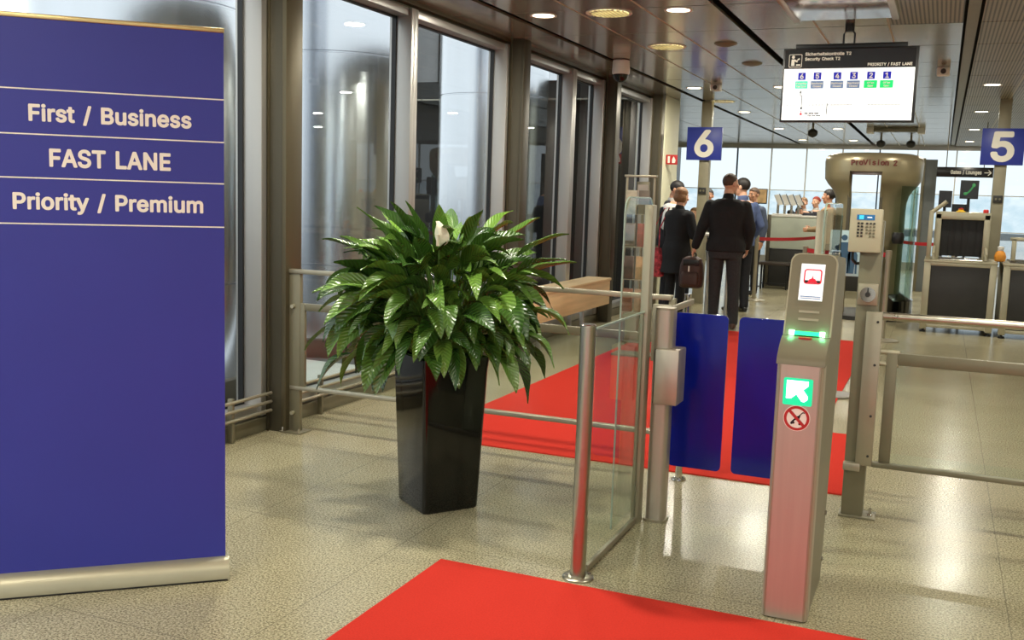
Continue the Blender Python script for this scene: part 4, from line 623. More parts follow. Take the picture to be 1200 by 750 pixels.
# lit arrow sign and no-pushchair sign
Y0 = 3.528
m = M(); m.prism(rrect(-0.459, -0.361, 0.776, 0.870, 0.006), Y0 - 0.004, Y0 + 0.002, 'y', GRNSIGN); ar = m.build('arrow_sign', t, True, 'square green lit sign with a white arrow')
m = M(); cx, cz, k = -0.412, 0.826, 0.036
P = [(-1, 1), (1.0, 1), (1.0, 0.55), (0.55, 0.15), (1.0, -0.45), (1.0, -0.75), (0.70, -1.0), (0.45, -0.95), (-0.05, -0.30), (-0.55, -0.75), (-1, -0.75)]
m.prism([(cx + a * k, cz + b * k) for a, b in P], Y0 - 0.006, Y0 - 0.004, 'y', ARROWW); m.build('arrow', ar)
cx, cz = -0.408, 0.731
def disc(r0, mt, y, name, parent, lab=None):
    m = M(); m.cyl((cx, Y0, cz), (cx, Y0 - y, cz), r0, mt, n=40); return m.build(name, parent, True, lab)
ps = disc(0.0455, WHITE, 0.003, 'prohibition_sign', t, 'round red and white no pushchairs sticker')
m = M(); n = 40; R = [[m.bm.verts.new((cx + r * math.cos(2 * PI * i / n), Y0 - yy, cz + r * math.sin(2 * PI * i / n))) for i in range(n)] for r, yy in ((0.043, 0.003), (0.043, 0.0044), (0.034, 0.0044), (0.034, 0.003))]
m.loft(R + [R[0]], REDP, False, False); m.build('red_ring', ps)
m = M(); yb = Y0 - 0.0042
m.prism([(cx - 0.004, cz + 0.006), (cx + 0.013, cz + 0.010), (cx + 0.008, cz - 0.006), (cx - 0.010, cz - 0.006)], yb, Y0 - 0.003, 'y', SCRK)
for a, b in (((-0.012, -0.012), (0.020, 0.022)), ((0.020, 0.022), (0.026, 0.020)), ((0.008, -0.006), (0.012, -0.018)), ((-0.008, -0.004), (-0.018, -0.016))):
    a, b = Vector(a), Vector(b); dd = (b - a).normalized() * 0.0016; pp = Vector((-dd.y, dd.x)); m.prism([(cx + q.x, cz + q.y) for q in (a - pp, b - pp, b + pp, a + pp)], yb, Y0 - 0.003, 'y', SCRK)
for a, b in ((-0.016, -0.018), (0.011, -0.019), (-0.010, -0.016)): m.cyl((cx + a, Y0 - 0.003, cz + b), (cx + a, yb, cz + b), 0.0042, SCRK, n=14)
m.build('pushchair_symbol', ps)
m = M(); a, b = Vector((-0.026, 0.026)), Vector((0.026, -0.026)); pp = Vector((0.0035, 0.0035)); m.prism([(cx + q.x, cz + q.y) for q in (a - pp, b - pp, b + pp, a + pp)], Y0 - 0.005, Y0 - 0.003, 'y', REDP); m.build('red_bar', ps)
for y, z in ((3.98, 0.09), (4.0, 0.27)):
    m = M(); m.cyl((X1 - 0.004, y, z), (X1 + 0.004, y, z), 0.008, CHROME, n=10); m.build('screw', t)

# ------------------------------------------------------------------ barrier frames in the gate line
def flat(m, x0, x1, y, z0, z1, d, mt): m.box(x0, x1, y - d / 2, y + d / 2, z0, z1, mt, 0.003)
t = thing('barrier_frame', 'grey metal barrier frame crossing behind the potted plant to the glass wing', 'barrier', (-3.49, 4.95, 0)); YB = 4.97
m = M(); flat(m, -3.545, -3.455, YB, 0.008, 0.972, 0.03, GREYPAINT); m.build('end_post', t)
m = M(); m.box(-3.57, -3.42, YB - 0.06, YB + 0.06, 0, 0.010, GREYPAINT, 0.002); m.build('base_plate', t)
m = M(); m.box(-3.545, -1.22, YB - 0.022, YB + 0.022, 0.960, 0.985, PALEPLATE, 0.003); m.build('top_rail', t)
m = M(); m.box(-3.525, -1.22, YB - 0.022, YB + 0.022, 0.262, 0.284, PALEPLATE, 0.003); m.build('bottom_rail', t)
fr = M(); flat(fr, -3.47, -3.425, YB, 0.284, 0.785, 0.024, GREYPAINT); flat(fr, -1.28, -1.235, YB, 0.284, 0.785, 0.024, GREYPAINT); flat(fr, -3.425, -1.28, YB, 0.742, 0.785, 0.024, GREYPAINT); f1 = fr.build('inner_frame', t)
m = M(); m.box(-3.425, -1.28, YB - 0.003, YB + 0.003, 0.284, 0.742, CGLASS); m.build('pane', f1)
m = M(); flat(m, -1.235, -1.20, YB, 0.0, 0.97, 0.03, GREYPAINT); m.build('end_post', t)
for x, z in ((-3.50, 0.765), (-3.50, 0.12)):
    m = M(); m.cyl((x, YB - 0.015, z), (x, YB - 0.035, z), 0.012, SILV, n=12); m.build('bolt', t)
for x in (-3.55, -3.435):
    m = M(); m.cyl((x, YB - 0.05, 0.01), (x, YB - 0.05, 0.035), 0.008, CHROME, n=8); m.build('anchor_bolt', t)

t = thing('access_post', 'grey square post with a keypad box on top and a key switch below', 'post', (-0.29, 4.93, 0))
m = M(); m.box(-0.335, -0.238, 4.89, 4.985, 0, 1.40, GREYPAINT, 0.004); m.build('column', t)
m = M(); m.box(-0.345, -0.180, 4.875, 5.0, 0, 0.010, GREYPAINT, 0.002); m.build('base_plate', t)
m = M(); m.lathe([(0.012, 0), (0.012, 0.01), (0.006, 0.012), (0.006, 0.04)], (-0.205, 4.91, 0.01), CHROME, 6); m.build('anchor_bolt', t)
m = M(); m.box(-0.385, -0.245, 4.835, 4.888, 1.255, 1.452, KEYP, 0.006); k = m.build('keypad_box', t)
m = M(); m.box(-0.355, -0.278, 4.833, 4.836, 1.402, 1.426, mat('blue_lcd', (20, 90, 140), 0.2, 0, 0.1, 40, emit=0.5)); m.build('display', k)
m = M(); m.box(-0.345, -0.325, 4.832, 4.8335, 1.405, 1.423, mat('cyan_lcd', (60, 190, 220), 0.2, 0, 0.1, 40, emit=0.7)); m.box(-0.310, -0.290, 4.832, 4.8335, 1.412, 1.417, SCRW); m.build('display_text', k)
for r in range(5):
    for c in range(5):
        if c == 2 and r == 4: continue
        x = -0.351 + c * 0.0155 + (0.006 if c > 1 else 0); z = 1.391 - r * 0.0145
        m = M(); m.box(x, x + 0.0095, 4.831, 4.8355, z - 0.0085, z, (DARKGREY if c < 2 or r == 0 else GREYPAINT), 0.001, 1); m.build('key', k)
m = M(); m.box(-0.33, -0.242, 4.872, 4.890, 1.012, 1.112, PALEPLATE, 0.004); sw = m.build('switch_plate', t)
m = M(); m.cyl((-0.286, 4.872, 1.062), (-0.286, 4.866, 1.062), 0.034, CHROME, n=28); m.build('switch_dial', sw)
m = M(); m.cyl((-0.286, 4.867, 1.062), (-0.286, 4.863, 1.062), 0.012, DARKGREY, n=16); m.box(-0.289, -0.283, 4.864, 4.867, 1.07, 1.092, DARKGREY); m.build('key_slot', sw)
m = M(); m.tube([(-0.365, 4.87, 1.256), (-0.365, 4.87, 1.22), (-0.35, 4.90, 1.20), (-0.338, 4.92, 1.20)], 0.007, BLACK); m.build('cable', t)

t = thing('barrier_frame', 'grey metal barrier frame running off beside the keypad post', 'barrier', (-0.24, 4.86, 0)); YB = 4.87
m = M(); m.box(-0.285, -0.212, YB - 0.012, YB + 0.012, 0.262, 0.985, PALEPLATE, 0.003); p = m.build('end_plate', t)
for z in (0.94, 0.74, 0.50, 0.31):
    m = M(); m.cyl((-0.232, YB - 0.012, z), (-0.232, YB - 0.017, z), 0.006, DARKGREY, n=10); m.build('screw', p)
m = M(); m.box(-0.338, -0.262, YB - 0.02, YB + 0.018, 0.232, 0.270, PALEPLATE, 0.003); m.build('bracket', t)
m = M(); m.cyl((-0.212, YB, 0.968), (2.6, YB, 0.968), 0.019, STEEL, n=20); m.build('top_rail', t)
m = M(); m.box(-0.212, 2.6, YB - 0.02, YB + 0.02, 0.262, 0.284, GREYPAINT, 0.003); m.build('bottom_rail', t)
fr = M(); flat(fr, -0.185, -0.135, YB + 0.02, 0.284, 0.80, 0.024, GREYPAINT); flat(fr, 2.45, 2.5, YB + 0.02, 0.284, 0.80, 0.024, GREYPAINT); flat(fr, -0.135, 2.45, YB + 0.02, 0.745, 0.80, 0.024, GREYPAINT); f1 = fr.build('inner_frame', t)
m = M(); m.box(-0.135, 2.45, YB + 0.017, YB + 0.023, 0.284, 0.745, CGLASS); m.build('pane', f1)
for z in (0.80, 0.745):
    m = M(); m.cyl((-0.212, YB + 0.02, z), (-0.13, YB + 0.02, z), 0.012, SILV, n=12); m.build('hinge_pin', t)
m = M(); m.box(2.52, 2.60, YB - 0.04, YB + 0.04, 0, 0.985, GREYPAINT, 0.004); m.build('end_post', t)

# ------------------------------------------------------------------ wall-foot pipes, wooden bench cover
def pipes(y0, y1, label):
    t = thing('heating_pipe_set', label, 'pipes', (-3.68, (y0 + y1) / 2, 0)); 
    for z in (0.238, 0.185, 0.132):
        m = M(); m.cyl((-3.62, y0, z), (-3.62, y1, z), 0.010, PALEPLATE, n=12); m.build('pipe', t)
    for y in (y0 + 0.35, y1 - 0.35):
        m = M(); m.box(-3.655, -3.62, y - 0.01, y + 0.01, 0.0, 0.26, GREYPAINT, 0.002); m.build('bracket', t)
    return t
pipes(1.6, 4.90, 'three thin pipes along the window foot beside the blue banner')
pp_ = pipes(5.10, 8.40, 'three thin pipes along the window foot behind the potted plant')
for y in (6.35, 6.75):
    m = M(); m.cyl((-3.62, y, 0.24), (-3.62, y, 0.36), 0.013, CHROME); m.cyl((-3.62, y, 0.36), (-3.62, y, 0.42), 0.020, WHITEP, 0.024); m.build('valve', pp_)
t = thing('wooden_bench', 'long pale wooden bench box under the windows near the queue', 'bench', (-3.45, 9.6, 0))
m = M(); m.box(-3.52, -3.38, 8.35, 10.82, 0.27, 0.535, WOOD, 0.006); m.build('front_board', t)
m = M(); m.box(-3.65, -3.37, 8.34, 10.84, 0.535, 0.565, WOOD, 0.006); m.build('top_board', t)
for y in (8.9, 10.15):
    m = M(); m.box(-3.49, -3.45, y - 0.02, y + 0.02, 0, 0.27, ALU, 0.003); m.build('leg', t)
    m = M(); m.box(-3.63, -3.59, y - 0.02, y + 0.02, 0, 0.535, ALU, 0.003); m.build('leg', t)

# ------------------------------------------------------------------ brochure rack and notice stand by the glass wing
t = thing('brochure_rack', 'tall steel brochure rack seen through the glass wing', 'rack', (-2.55, 9.0, 0.007))
for x in (-2.69, -2.43):
    m = M(); m.cyl((x, 9.0, 0.02), (x, 9.0, 1.66), 0.012, PALEPLATE); m.build('upright', t)
m = M(); m.box(-2.71, -2.41, 8.97, 9.03, 1.655, 1.675, PALEPLATE, 0.004); m.build('top_bar', t)
m = M(); m.box(-2.74, -2.38, 8.88, 9.12, 0.007, 0.027, GREYPAINT, 0.004); m.build('base_plate', t)
TITLES = [(126, 84, 62), (150, 120, 92), (90, 70, 60), (170, 130, 90), (110, 96, 84), (140, 60, 50), (160, 150, 130), (96, 84, 70)]
n = 0
for r in range(4):
    z = 0.42 + r * 0.30
    m = M(); m.box(-2.68, -2.44, 8.91, 8.915, z, z + 0.12, CGLASS); m.box(-2.68, -2.44, 8.91, 8.99, z - 0.005, z, PALEPLATE); m.build('pocket', t)
for r in range(4):
    for c in range(2):
        z = 0.42 + r * 0.30; x = -2.67 + 0.118 * c
        m = M(); m.box(x, x + 0.10, 8.925, 8.945, z + 0.002, z + 0.215, mat('brochure_cover', TITLES[n], 0.4, 0, 0.35, 14), 0.002)
        tag(m.build('brochure'), '%s brochure in the %s pocket of the tall rack, %s one' % (('rust', 'tan', 'dark brown', 'orange tan', 'grey brown', 'red brown', 'pale', 'umber')[n], ('lowest', 'second lowest', 'second highest', 'highest')[r], ('window side', 'gate side')[c]), 'brochure', 'brochures in the rack'); n += 1
t = thing('notice_stand', 'framed paper notice on a slim stand between rack and queue', 'sign', (-2.785, 9.9, 0.007))
m = M(); m.cyl((-2.785, 9.9, 0.015), (-2.785, 9.9, 1.40), 0.014, GREYPAINT); m.build('pole', t)
m = M(); m.lathe([(0.15, 0), (0.15, 0.01), (0.02, 0.02)], (-2.785, 9.9, 0.007), GREYPAINT); m.build('base', t)
m = M(); m.box(-2.85, -2.72, 9.88, 9.90, 1.38, 1.63, GREYPAINT, 0.004); fr = m.build('frame', t)
m = M(); m.box(-2.84, -2.73, 9.877, 9.881, 1.395, 1.60, mat('notice_paper', (176, 170, 160), 0.6, 0, 0.08, 10)); m.build('paper', fr)

# ------------------------------------------------------------------ hanging screen
t = thing('hanging_screen', 'wide ceiling-hung screen listing security lanes 6 to 1', 'screen', (-0.74, 8.2, ZC))
YS = 8.20; sx0, sx1, sz0, sz1 = -1.235, -0.250, 2.095, 2.655
m = M(); m.box(sx0, sx1, YS, YS + 0.07, sz0, sz1, BLACK, 0.004); m.build('casing', t)
m = M(); m.box(sx0 + 0.085, sx1 - 0.085, YS + 0.03, YS + 0.10, sz1, sz1 + 0.035, BLACK, 0.003); m.build('top_bar', t)
m = M(); m.cyl((-0.76, YS + 0.06, ZC - 0.06), (-0.76, YS + 0.06, ZC), 0.035, BLACK); m.build('ceiling_mount', t)
for x in (-0.80, -0.72):
    m = M(); m.tube([(x + (0.02 if x < -0.76 else -0.02), YS + 0.06, ZC - 0.05), (x, YS + 0.06, ZC - 0.075), (x, YS + 0.06, sz1 + 0.03)], 0.008, BLACK); m.build('hanger', t)
hz = sz1 - 0.155
m = M(); m.box(sx0 + 0.014, sx1 - 0.020, YS - 0.002, YS, hz, sz1 - 0.012, SCRB); m.build('header', t)
m = M(); m.box(sx0 + 0.014, sx1 - 0.020, YS - 0.002, YS, sz0 + 0.014, hz, SCRW); d = m.build('display', t)
yF = YS - 0.002
def srect(x0, x1, z0, z1, mt, name='panel', y=0.001, par=None):
    m = M(); m.box(x0, x1, yF - y, yF, z0, z1, mt); return m.build(name, par or d)
hd = [o for o in t.children if o.name.startswith('header')][0]
# pictogram in a rounded outline
ix, iz, iw = sx0 + 0.045, hz + 0.012, 0.098
m = M(); m.prism(rrect(ix, ix + iw, iz, iz + iw, 0.008), yF - 0.0008, yF, 'y', WHITE); pic = m.build('pictogram', hd)
m = M(); m.prism(rrect(ix + 0.004, ix + iw - 0.004, iz + 0.004, iz + iw - 0.004, 0.006), yF - 0.0014, yF - 0.0007, 'y', SCRB); m.build('pictogram_field', hd)
m = M(); m.cyl((ix + 0.032, yF - 0.0014, iz + 0.077), (ix + 0.032, yF - 0.0022, iz + 0.077), 0.012, WHITE)
for P in ([(0.018, 0.012), (0.044, 0.012), (0.042, 0.045), (0.062, 0.036), (0.068, 0.046), (0.046, 0.060), (0.020, 0.060)], [(0.056, 0.012), (0.088, 0.012), (0.088, 0.022), (0.056, 0.022)], [(0.058, 0.048), (0.082, 0.058), (0.078, 0.070), (0.066, 0.064)]):
    m.prism([(ix + a, iz + b) for a, b in P], yF - 0.0022, yF - 0.0014, 'y', WHITE)
m.build('pictogram_figure', hd)
text('Sicherheitskontrolle T2', 'lettering', hd, facing_front(sx0 + 0.165, yF, sz1 - 0.045) @ Matrix.Identity(4), 0.022, None, WHITE, 0.02, 'LEFT')
text('Security Check T2', 'lettering', hd, facing_front(sx0 + 0.165, yF, sz1 - 0.082), 0.021, None, WHITE, 0.01, 'LEFT')
text('PRIORITY / FAST LANE', 'lettering', hd, facing_front(sx1 - 0.20, yF, hz + 0.024), 0.020, 0.315, WHITE, 0.02)
cx6 = [0.137, 0.254, 0.402, 0.523, 0.647, 0.762]; W_ = sx1 - sx0
for i, c in enumerate(cx6):
    x = sx0 + 0.014 + c * 0.9945 + (0.0); z1 = hz - 0.030
    nb = srect(x - 0.028, x + 0.028, z1 - 0.054, z1, SCRN, 'number_box')
    text(str(6 - i), 'lettering', d, facing_front(x, yF - 0.001, z1 - 0.027), 0.036, None, WHITE, 0.03)
    mt = (SCRT, SCRS, SCRS, SCRS, SCRG, SCRG)[i]
    srect(x - 0.047, x + 0.047, z1 - 0.120, z1 - 0.064, mt, 'status_box')
    a, b = (('Priority', 'Fast Lane'), ('Geschlossen', 'Closed'), ('Geschlossen', 'Closed'), ('Geschlossen', 'Closed'), ('Offen', 'Open'), ('Offen', 'Open'))[i]
    text(a, 'lettering', d, facing_front(x, yF - 0.001, z1 - 0.082), 0.013, min(0.086, 0.010 * len(a)), WHITE, 0.02); text(b, 'lettering', d, facing_front(x, yF - 0.001, z1 - 0.104), 0.013, min(0.070, 0.010 * len(b)), WHITE, 0.02)
ax = sx0 + 0.014 + 0.137 * 0.9945
srect(ax + 0.008, ax + 0.012, sz0 + 0.115, hz - 0.205, SCRK, 'route_line'); srect(ax - 0.004, ax + 0.012, hz - 0.207, hz - 0.203, SCRK, 'route_line'); srect(ax - 0.004, ax, hz - 0.205, hz - 0.180, SCRK, 'route_line')
m = M(); m.prism([(ax - 0.010, hz - 0.183), (ax + 0.006, hz - 0.183), (ax - 0.002, hz - 0.164)], yF - 0.001, yF, 'y', SCRK); m.build('route_arrow', d)
m = M(); m.cyl((ax + 0.010, yF, sz0 + 0.105), (ax + 0.010, yF - 0.001, sz0 + 0.105), 0.008, SCRK, n=16); m.build('route_dot', d)
m = M(); m.cyl((ax + 0.010, yF, sz0 + 0.060), (ax + 0.010, yF - 0.001, sz0 + 0.060), 0.009, SCRR, n=16); m.build('route_dot', d); srect(ax + 0.008, ax + 0.012, sz0 + 0.068, sz0 + 0.088, SCRR, 'route_line')
text('Sie sind hier', 'lettering', d, facing_front(ax + 0.035, yF, sz0 + 0.067), 0.013, None, SCRK, 0, 'LEFT'); text('You are here', 'lettering', d, facing_front(ax + 0.060, yF, sz0 + 0.049), 0.011, None, SCRK, 0, 'LEFT')
for a, b in ((0.05, 0.12), (0.22, 0.33), (0.36, 0.55), (0.66, 0.90)):
    x = sx0 + a * W_
    while x < sx0 + b * W_: srect(x, x + 0.012, sz0 + 0.127, sz0 + 0.132, SCRK, 'guide_dash'); x += 0.024
srect(sx0 + 0.355 * W_, sx0 + 0.355 * W_ + 0.004, sz0 + 0.06, sz0 + 0.145, SCRK, 'guide_line'); srect(sx0 + 0.355 * W_, sx0 + 0.355 * W_ + 0.001, hz - 0.165, hz - 0.02, SCRS, 'guide_line')

# ------------------------------------------------------------------ number pillars
def pillar(x, y, num, label):
    t = thing('lane_pillar', label, 'pillar', (x, y, 0))
    m = M(); m.box(x - 0.07, x + 0.07, y, y + 0.14, 0, ZC, mat('grey_green_pillar_paint', (150, 144, 122), 0.5, 0.2), 0.006); m.build('column', t)
    m = M(); m.box(x - 0.245, x + 0.245, y - 0.055, y - 0.003, 2.02, 2.475, BLUESIGN, 0.004); s = m.build('number_sign', t, True, 'blue square sign with a white number %s' % num)
    text(num, 'lettering', s, facing_front(x, y - 0.055, 2.25) if False else facing_front(x, y - 0.056, 2.25), 0.34, 0.27, WHITE, 0.03)
    m = M(); m.box(x - 0.055, x + 0.055, y - 0.03, y, 1.55, 1.64, DARKGREY, 0.004); b = m.build('call_box', t)
    for q in (-0.022, 0.022):
        m = M(); m.cyl((x + q, y - 0.03, 1.595), (x + q, y - 0.036, 1.595), 0.014, GREYPAINT, n=14); m.build('button', b)
pillar(-3.14, 14.2, '6', 'grey pillar carrying the blue number 6 sign above the queue')
pillar(0.63, 14.2, '5', 'grey pillar carrying the blue number 5 sign behind the x-ray machine')
t = thing('directions_sign', 'black hanging sign reading Gates / Lounges with a white arrow', 'sign', (0.27, 18, ZC))
m = M(); m.box(-0.14, 0.70, 17.97, 18.03, 1.965, 2.125, SCRB, 0.004); s = m.build('panel', t)
text('Gates / Lounges', 'lettering', s, facing_front(0.30, 17.969, 2.045), 0.058, 0.46, WHITE, 0.01)
m = M(); m.box(0.57, 0.655, 17.966, 17.97, 2.036, 2.048, WHITE); m.prism([(0.62, 2.085), (0.635, 2.085), (0.678, 2.042), (0.635, 1.999), (0.62, 1.999), (0.658, 2.042)], 17.966, 17.97, 'y', WHITE); m.build('arrow', s)
for x in (0.0, 0.56):
    m = M(); m.cyl((x, 18, 2.125), (x, 18, ZC), 0.008, GREYPAINT, n=8); m.build('hanger', t)
t = thing('fire_point_sign', 'small red sign with a white symbol on the cream wall end', 'sign', (-3.43, 13.55, 2.0))
m = M(); m.box(-3.515, -3.36, 13.54, 13.56, 1.93, 2.06, REDP, 0.002); s = m.build('panel', t)
m = M(); m.box(-3.49, -3.46, 13.535, 13.54, 1.95, 2.04, WHITE); m.prism([(-3.43, 1.95), (-3.39, 1.95), (-3.38, 1.99), (-3.41, 2.04), (-3.43, 2.0)], 13.535, 13.54, 'y', WHITE); m.build('symbol', s)

# ------------------------------------------------------------------ body scanner
SX, SY = -0.87, 14.05
t = thing('body_scanner', 'tall khaki round body scanner with a bright doorway behind the keypad', 'scanner', (SX, SY, 0))
m = M(); m.lathe([(0.56, 1.885), (0.604, 1.89), (0.61, 2.02), (0.60, 2.07), (0.57, 2.105), (0.48, 2.128), (0.05, 2.14)], (SX, SY, 0), KHAKI, 56); m.build('cap', t)
PR = [(0.43, 0.06), (0.43, 1.40), (0.435, 1.50), (0.455, 1.59), (0.50, 1.67), (0.555, 1.73), (0.600, 1.80), (0.604, 1.89)]
def mast(xe, sgn, n=22):
    # curved shell from the straight doorway edge at x = xe round to the back; sgn picks the side
    m = M(); cols = []
    for i in range(n + 1):
        ring = []
        for th in (0.0, 0.05):
            pr = PR if th == 0 else list(reversed(PR))
            for r, z in pr:
                a0 = -math.acos(max(-1, min(1, xe / r))); a1 = math.radians(40 if sgn > 0 else -220); a = a0 + (a1 - a0) * i / n
                ring.append(m.bm.verts.new((SX + (r - th) * math.cos(a), SY + (r - th) * math.sin(a), z)))
        cols.append(ring)
    m.loft(cols, KHAKI, True, True); return m.build('mast', t)
mast(0.14, 1); mast(-0.25, -1)
m = M(); m.lathe([(0.60, 0), (0.60, 0.05), (0.56, 0.06), (0.02, 0.06)], (SX, SY, 0), DARKGREY, 56); m.build('base', t)
for x in (-0.25, 0.14):
    m = M(); y = SY - math.sqrt(0.43 ** 2 - x * x); x += SX
    m.box(x - 0.018, x + 0.018, y - 0.02, y + 0.05, 0.06, 1.88, DARKALU, 0.004); m.build('door_jamb', t)
m = M(); m.box(SX - 0.25, SX + 0.14, SY - 0.42, SY - 0.37, 1.85, 1.885, ALU, 0.004); m.build('door_head', t)
m = M(); A = []
for i in range(15):
    a = math.radians(-48 + 80 * i / 14); A.append([m.bm.verts.new((SX + r * math.cos(a), SY + r * math.sin(a), z)) for r, z in ((0.575, 0.06), (0.575, 1.72), (0.565, 1.72), (0.565, 0.06))])
m.loft(A, CLEARB, True, True); m.build('side_glass', t)
m = M(); A = []
for i in range(15):
    a = math.radians(-50 + 70 * i / 14); A.append([m.bm.verts.new((SX + r * math.cos(a), SY + r * math.sin(a), z)) for r, z in ((0.60, 0.05), (0.60, 0.26), (0.45, 0.34), (0.45, 0.05))])
m.loft(A, POT, True, True); m.build('glossy_foot', t)
m = M(); m.cyl((SX + 0.36, SY - 0.34, 1.07), (SX + 0.38, SY - 0.50, 1.07), 0.05, BLACK); m.lathe([(0.062, -0.07), (0.075, -0.03), (0.075, 0.03), (0.062, 0.07)], (SX + 0.38, SY - 0.52, 1.07), BLACK, 24); m.build('door_knob', t)
def arc_text(s, z, r, h, mt):
    # lettering that follows the round cap, letter by letter
    step = 0.056; n = len(s)
    for i, chx in enumerate(s):
        if chx == ' ': continue
        a = -PI / 2 + (i - (n - 1) / 2) * step / r * 0.92 + 0.06; x, y = SX + r * math.cos(a), SY + r * math.sin(a); b = a + PI / 2
        mx = Matrix.Translation((x, y, z)) @ Matrix.Rotation(b, 4, 'Z') @ facing_front(0, 0, 0)
        text(chx, 'lettering', t, mx, h, None, mt, depth=0.006)
arc_text('ProVision 2', 2.0, 0.612, 0.062, mat('dark_red_print', (104, 42, 36), 0.5))

# ------------------------------------------------------------------ x-ray machine, second belt table
def xbench(x0, x1, y0, name, label):
    t = thing(name, label, 'x-ray machine' if 'x-ray' in label else 'conveyor', ((x0 + x1) / 2, y0 + 0.4, 0)); 
    for x in (x0, x1 - 0.075):
        m = M(); m.box(x, x + 0.075, y0, y0 + 0.07, 0.04, 0.83, SILV, 0.006); m.build('corner_post', t)
        m = M(); m.box(x, x + 0.075, y0 + 0.9, y0 + 0.97, 0.04, 0.83, SILV, 0.006); m.build('corner_post', t)
    m = M(); m.box(x0 + 0.075, x1 - 0.075, y0 + 0.015, y0 + 0.96, 0.10, 0.80, DARKGREY, 0.004); m.build('cabinet_panel', t)
    m = M(); m.box(x0 + 0.075, x1 - 0.075, y0 + 0.005, y0 + 0.05, 0.06, 0.10, SILV, 0.004); m.build('lower_rail', t)
    m = M(); m.box(x0 + 0.075, x1 - 0.075, y0 + 0.005, y0 + 0.05, 0.79, 0.83, SILV, 0.004); m.build('upper_rail', t)
    for x in (x0 + 0.04, x1 - 0.04):
        m = M(); m.lathe([(0.035, 0), (0.035, 0.02), (0.015, 0.025), (0.015, 0.04)], (x, y0 + 0.035, 0), BLACK); m.build('foot', t)
    m = M(); m.box(x0 - 0.005, x1 + 0.005, y0 - 0.005, y0 + 0.97, 0.83, 0.855, SILV, 0.005); m.build('table_top', t)
    return t
t = xbench(-0.15, 0.63, 12.78, 'baggage_scanner', 'baggage x-ray machine with a black curtained tunnel over a dark cabinet')
hood = M(); hood.box(-0.07, 0.0, 13.05, 14.3, 0.855, 1.40, SILV, 0.008); hood.box(0.46, 0.53, 13.05, 14.3, 0.855, 1.40, SILV, 0.008); hood.box(-0.07, 0.53, 13.05, 14.3, 1.33, 1.42, SILV, 0.01); h_ = hood.build('tunnel_hood', t)
for k in range(6):
    m = M(); x = 0.0 + k * 0.0767; m.box(x - 0.004, x + 0.0807, 13.10 + 0.004 * (k % 2), 13.106 + 0.004 * (k % 2), 0.90, 1.33, CURTAIN, 0.002); m.build('curtain_strip', h_)
m = M()
for k in range(9): m.cyl((0.0, 12.80 + 0.035 * k, 0.865), (0.47, 12.80 + 0.035 * k, 0.865), 0.015, CHROME, n=12)
m.build('roller_bed', t)
for x, n in ((-0.06, 1), (0.50, 1)):
    m = M(); m.tube([(x, 12.80, 0.87), (x, 12.80, 0.93), (x - 0.0, 13.04, 1.0)], 0.018, SILV); m.build('side_guard', t)
m = M(); m.lathe([(0.05, 0), (0.05, 0.012), (0.03, 0.016), (0.03, 0.03)], (0.20, 13.10, 1.42), mat('yellow_stop_base', (220, 180, 50), 0.4)); e_ = m.build('stop_button', t)
m = M(); m.lathe([(0.022, 0), (0.028, 0.014), (0.01, 0.022)], (0.20, 13.10, 1.447), REDP); m.build('button_head', e_)
m = M(); m.lathe([(0.03, 0), (0.03, 0.03), (0.02, 0.04)], (0.47, 13.10, 1.42), REDP); m.build('warning_lamp', t)
m = M(); m.cyl((-0.11, 12.95, 1.41), (0.04, 12.95, 1.54), 0.024, SILV); m.build('tube_arm', t); m = M(); m.box(-0.14, -0.09, 12.90, 13.0, 0.855, 1.43, SILV, 0.006); m.build('tube_upright', t)
t2 = xbench(0.69, 1.75, 12.70, 'roller_table', 'second steel-framed belt table with dark panel standing beside the x-ray machine')
m = M()
for k in range(14): m.cyl((0.76, 12.78 + 0.06 * k, 0.862), (1.68, 12.78 + 0.06 * k, 0.862), 0.012, CHROME, n=10)
m.build('roller_bed', t2)
for x in (0.80, 1.02):
    m = M(); m.box(x, x + 0.05, 13.5, 13.56, 0.855, 1.12, SILV, 0.004); m.build('guard_upright', t2)
m = M(); m.box(0.78, 1.5, 13.5, 13.56, 1.10, 1.14, SILV, 0.004); m.build('guard_rail', t2)
m = M(); A = [(1.06 + 0.12 - 0.12 * math.cos(a * PI / 8), 13.2, 0.875 + 0.14 * math.sin(a * PI / 8)) for a in range(9)]; m.tube(A, 0.022, WHITEP); m.build('tray_loop', t2)
t = thing('orange_pouch', 'small orange pouch lying at the end of the belt beside the number 5 pillar', 'pouch', (0.70, 13.0, 0.856))
m = M(); m.lathe([(0.02, 0), (0.055, 0.01), (0.066, 0.06), (0.05, 0.11), (0.03, 0.13)], (0.66, 13.04, 0.858), mat('orange_fabric', (214, 140, 40), 0.6, 0, 0.12, 20, 0.3)); m.build('body', t); m = M(); m.lathe([(0.03, 0.13), (0.034, 0.14), (0.034, 0.175), (0.028, 0.18)], (0.66, 13.04, 0.858), WHITEP); m.build('cap', t)

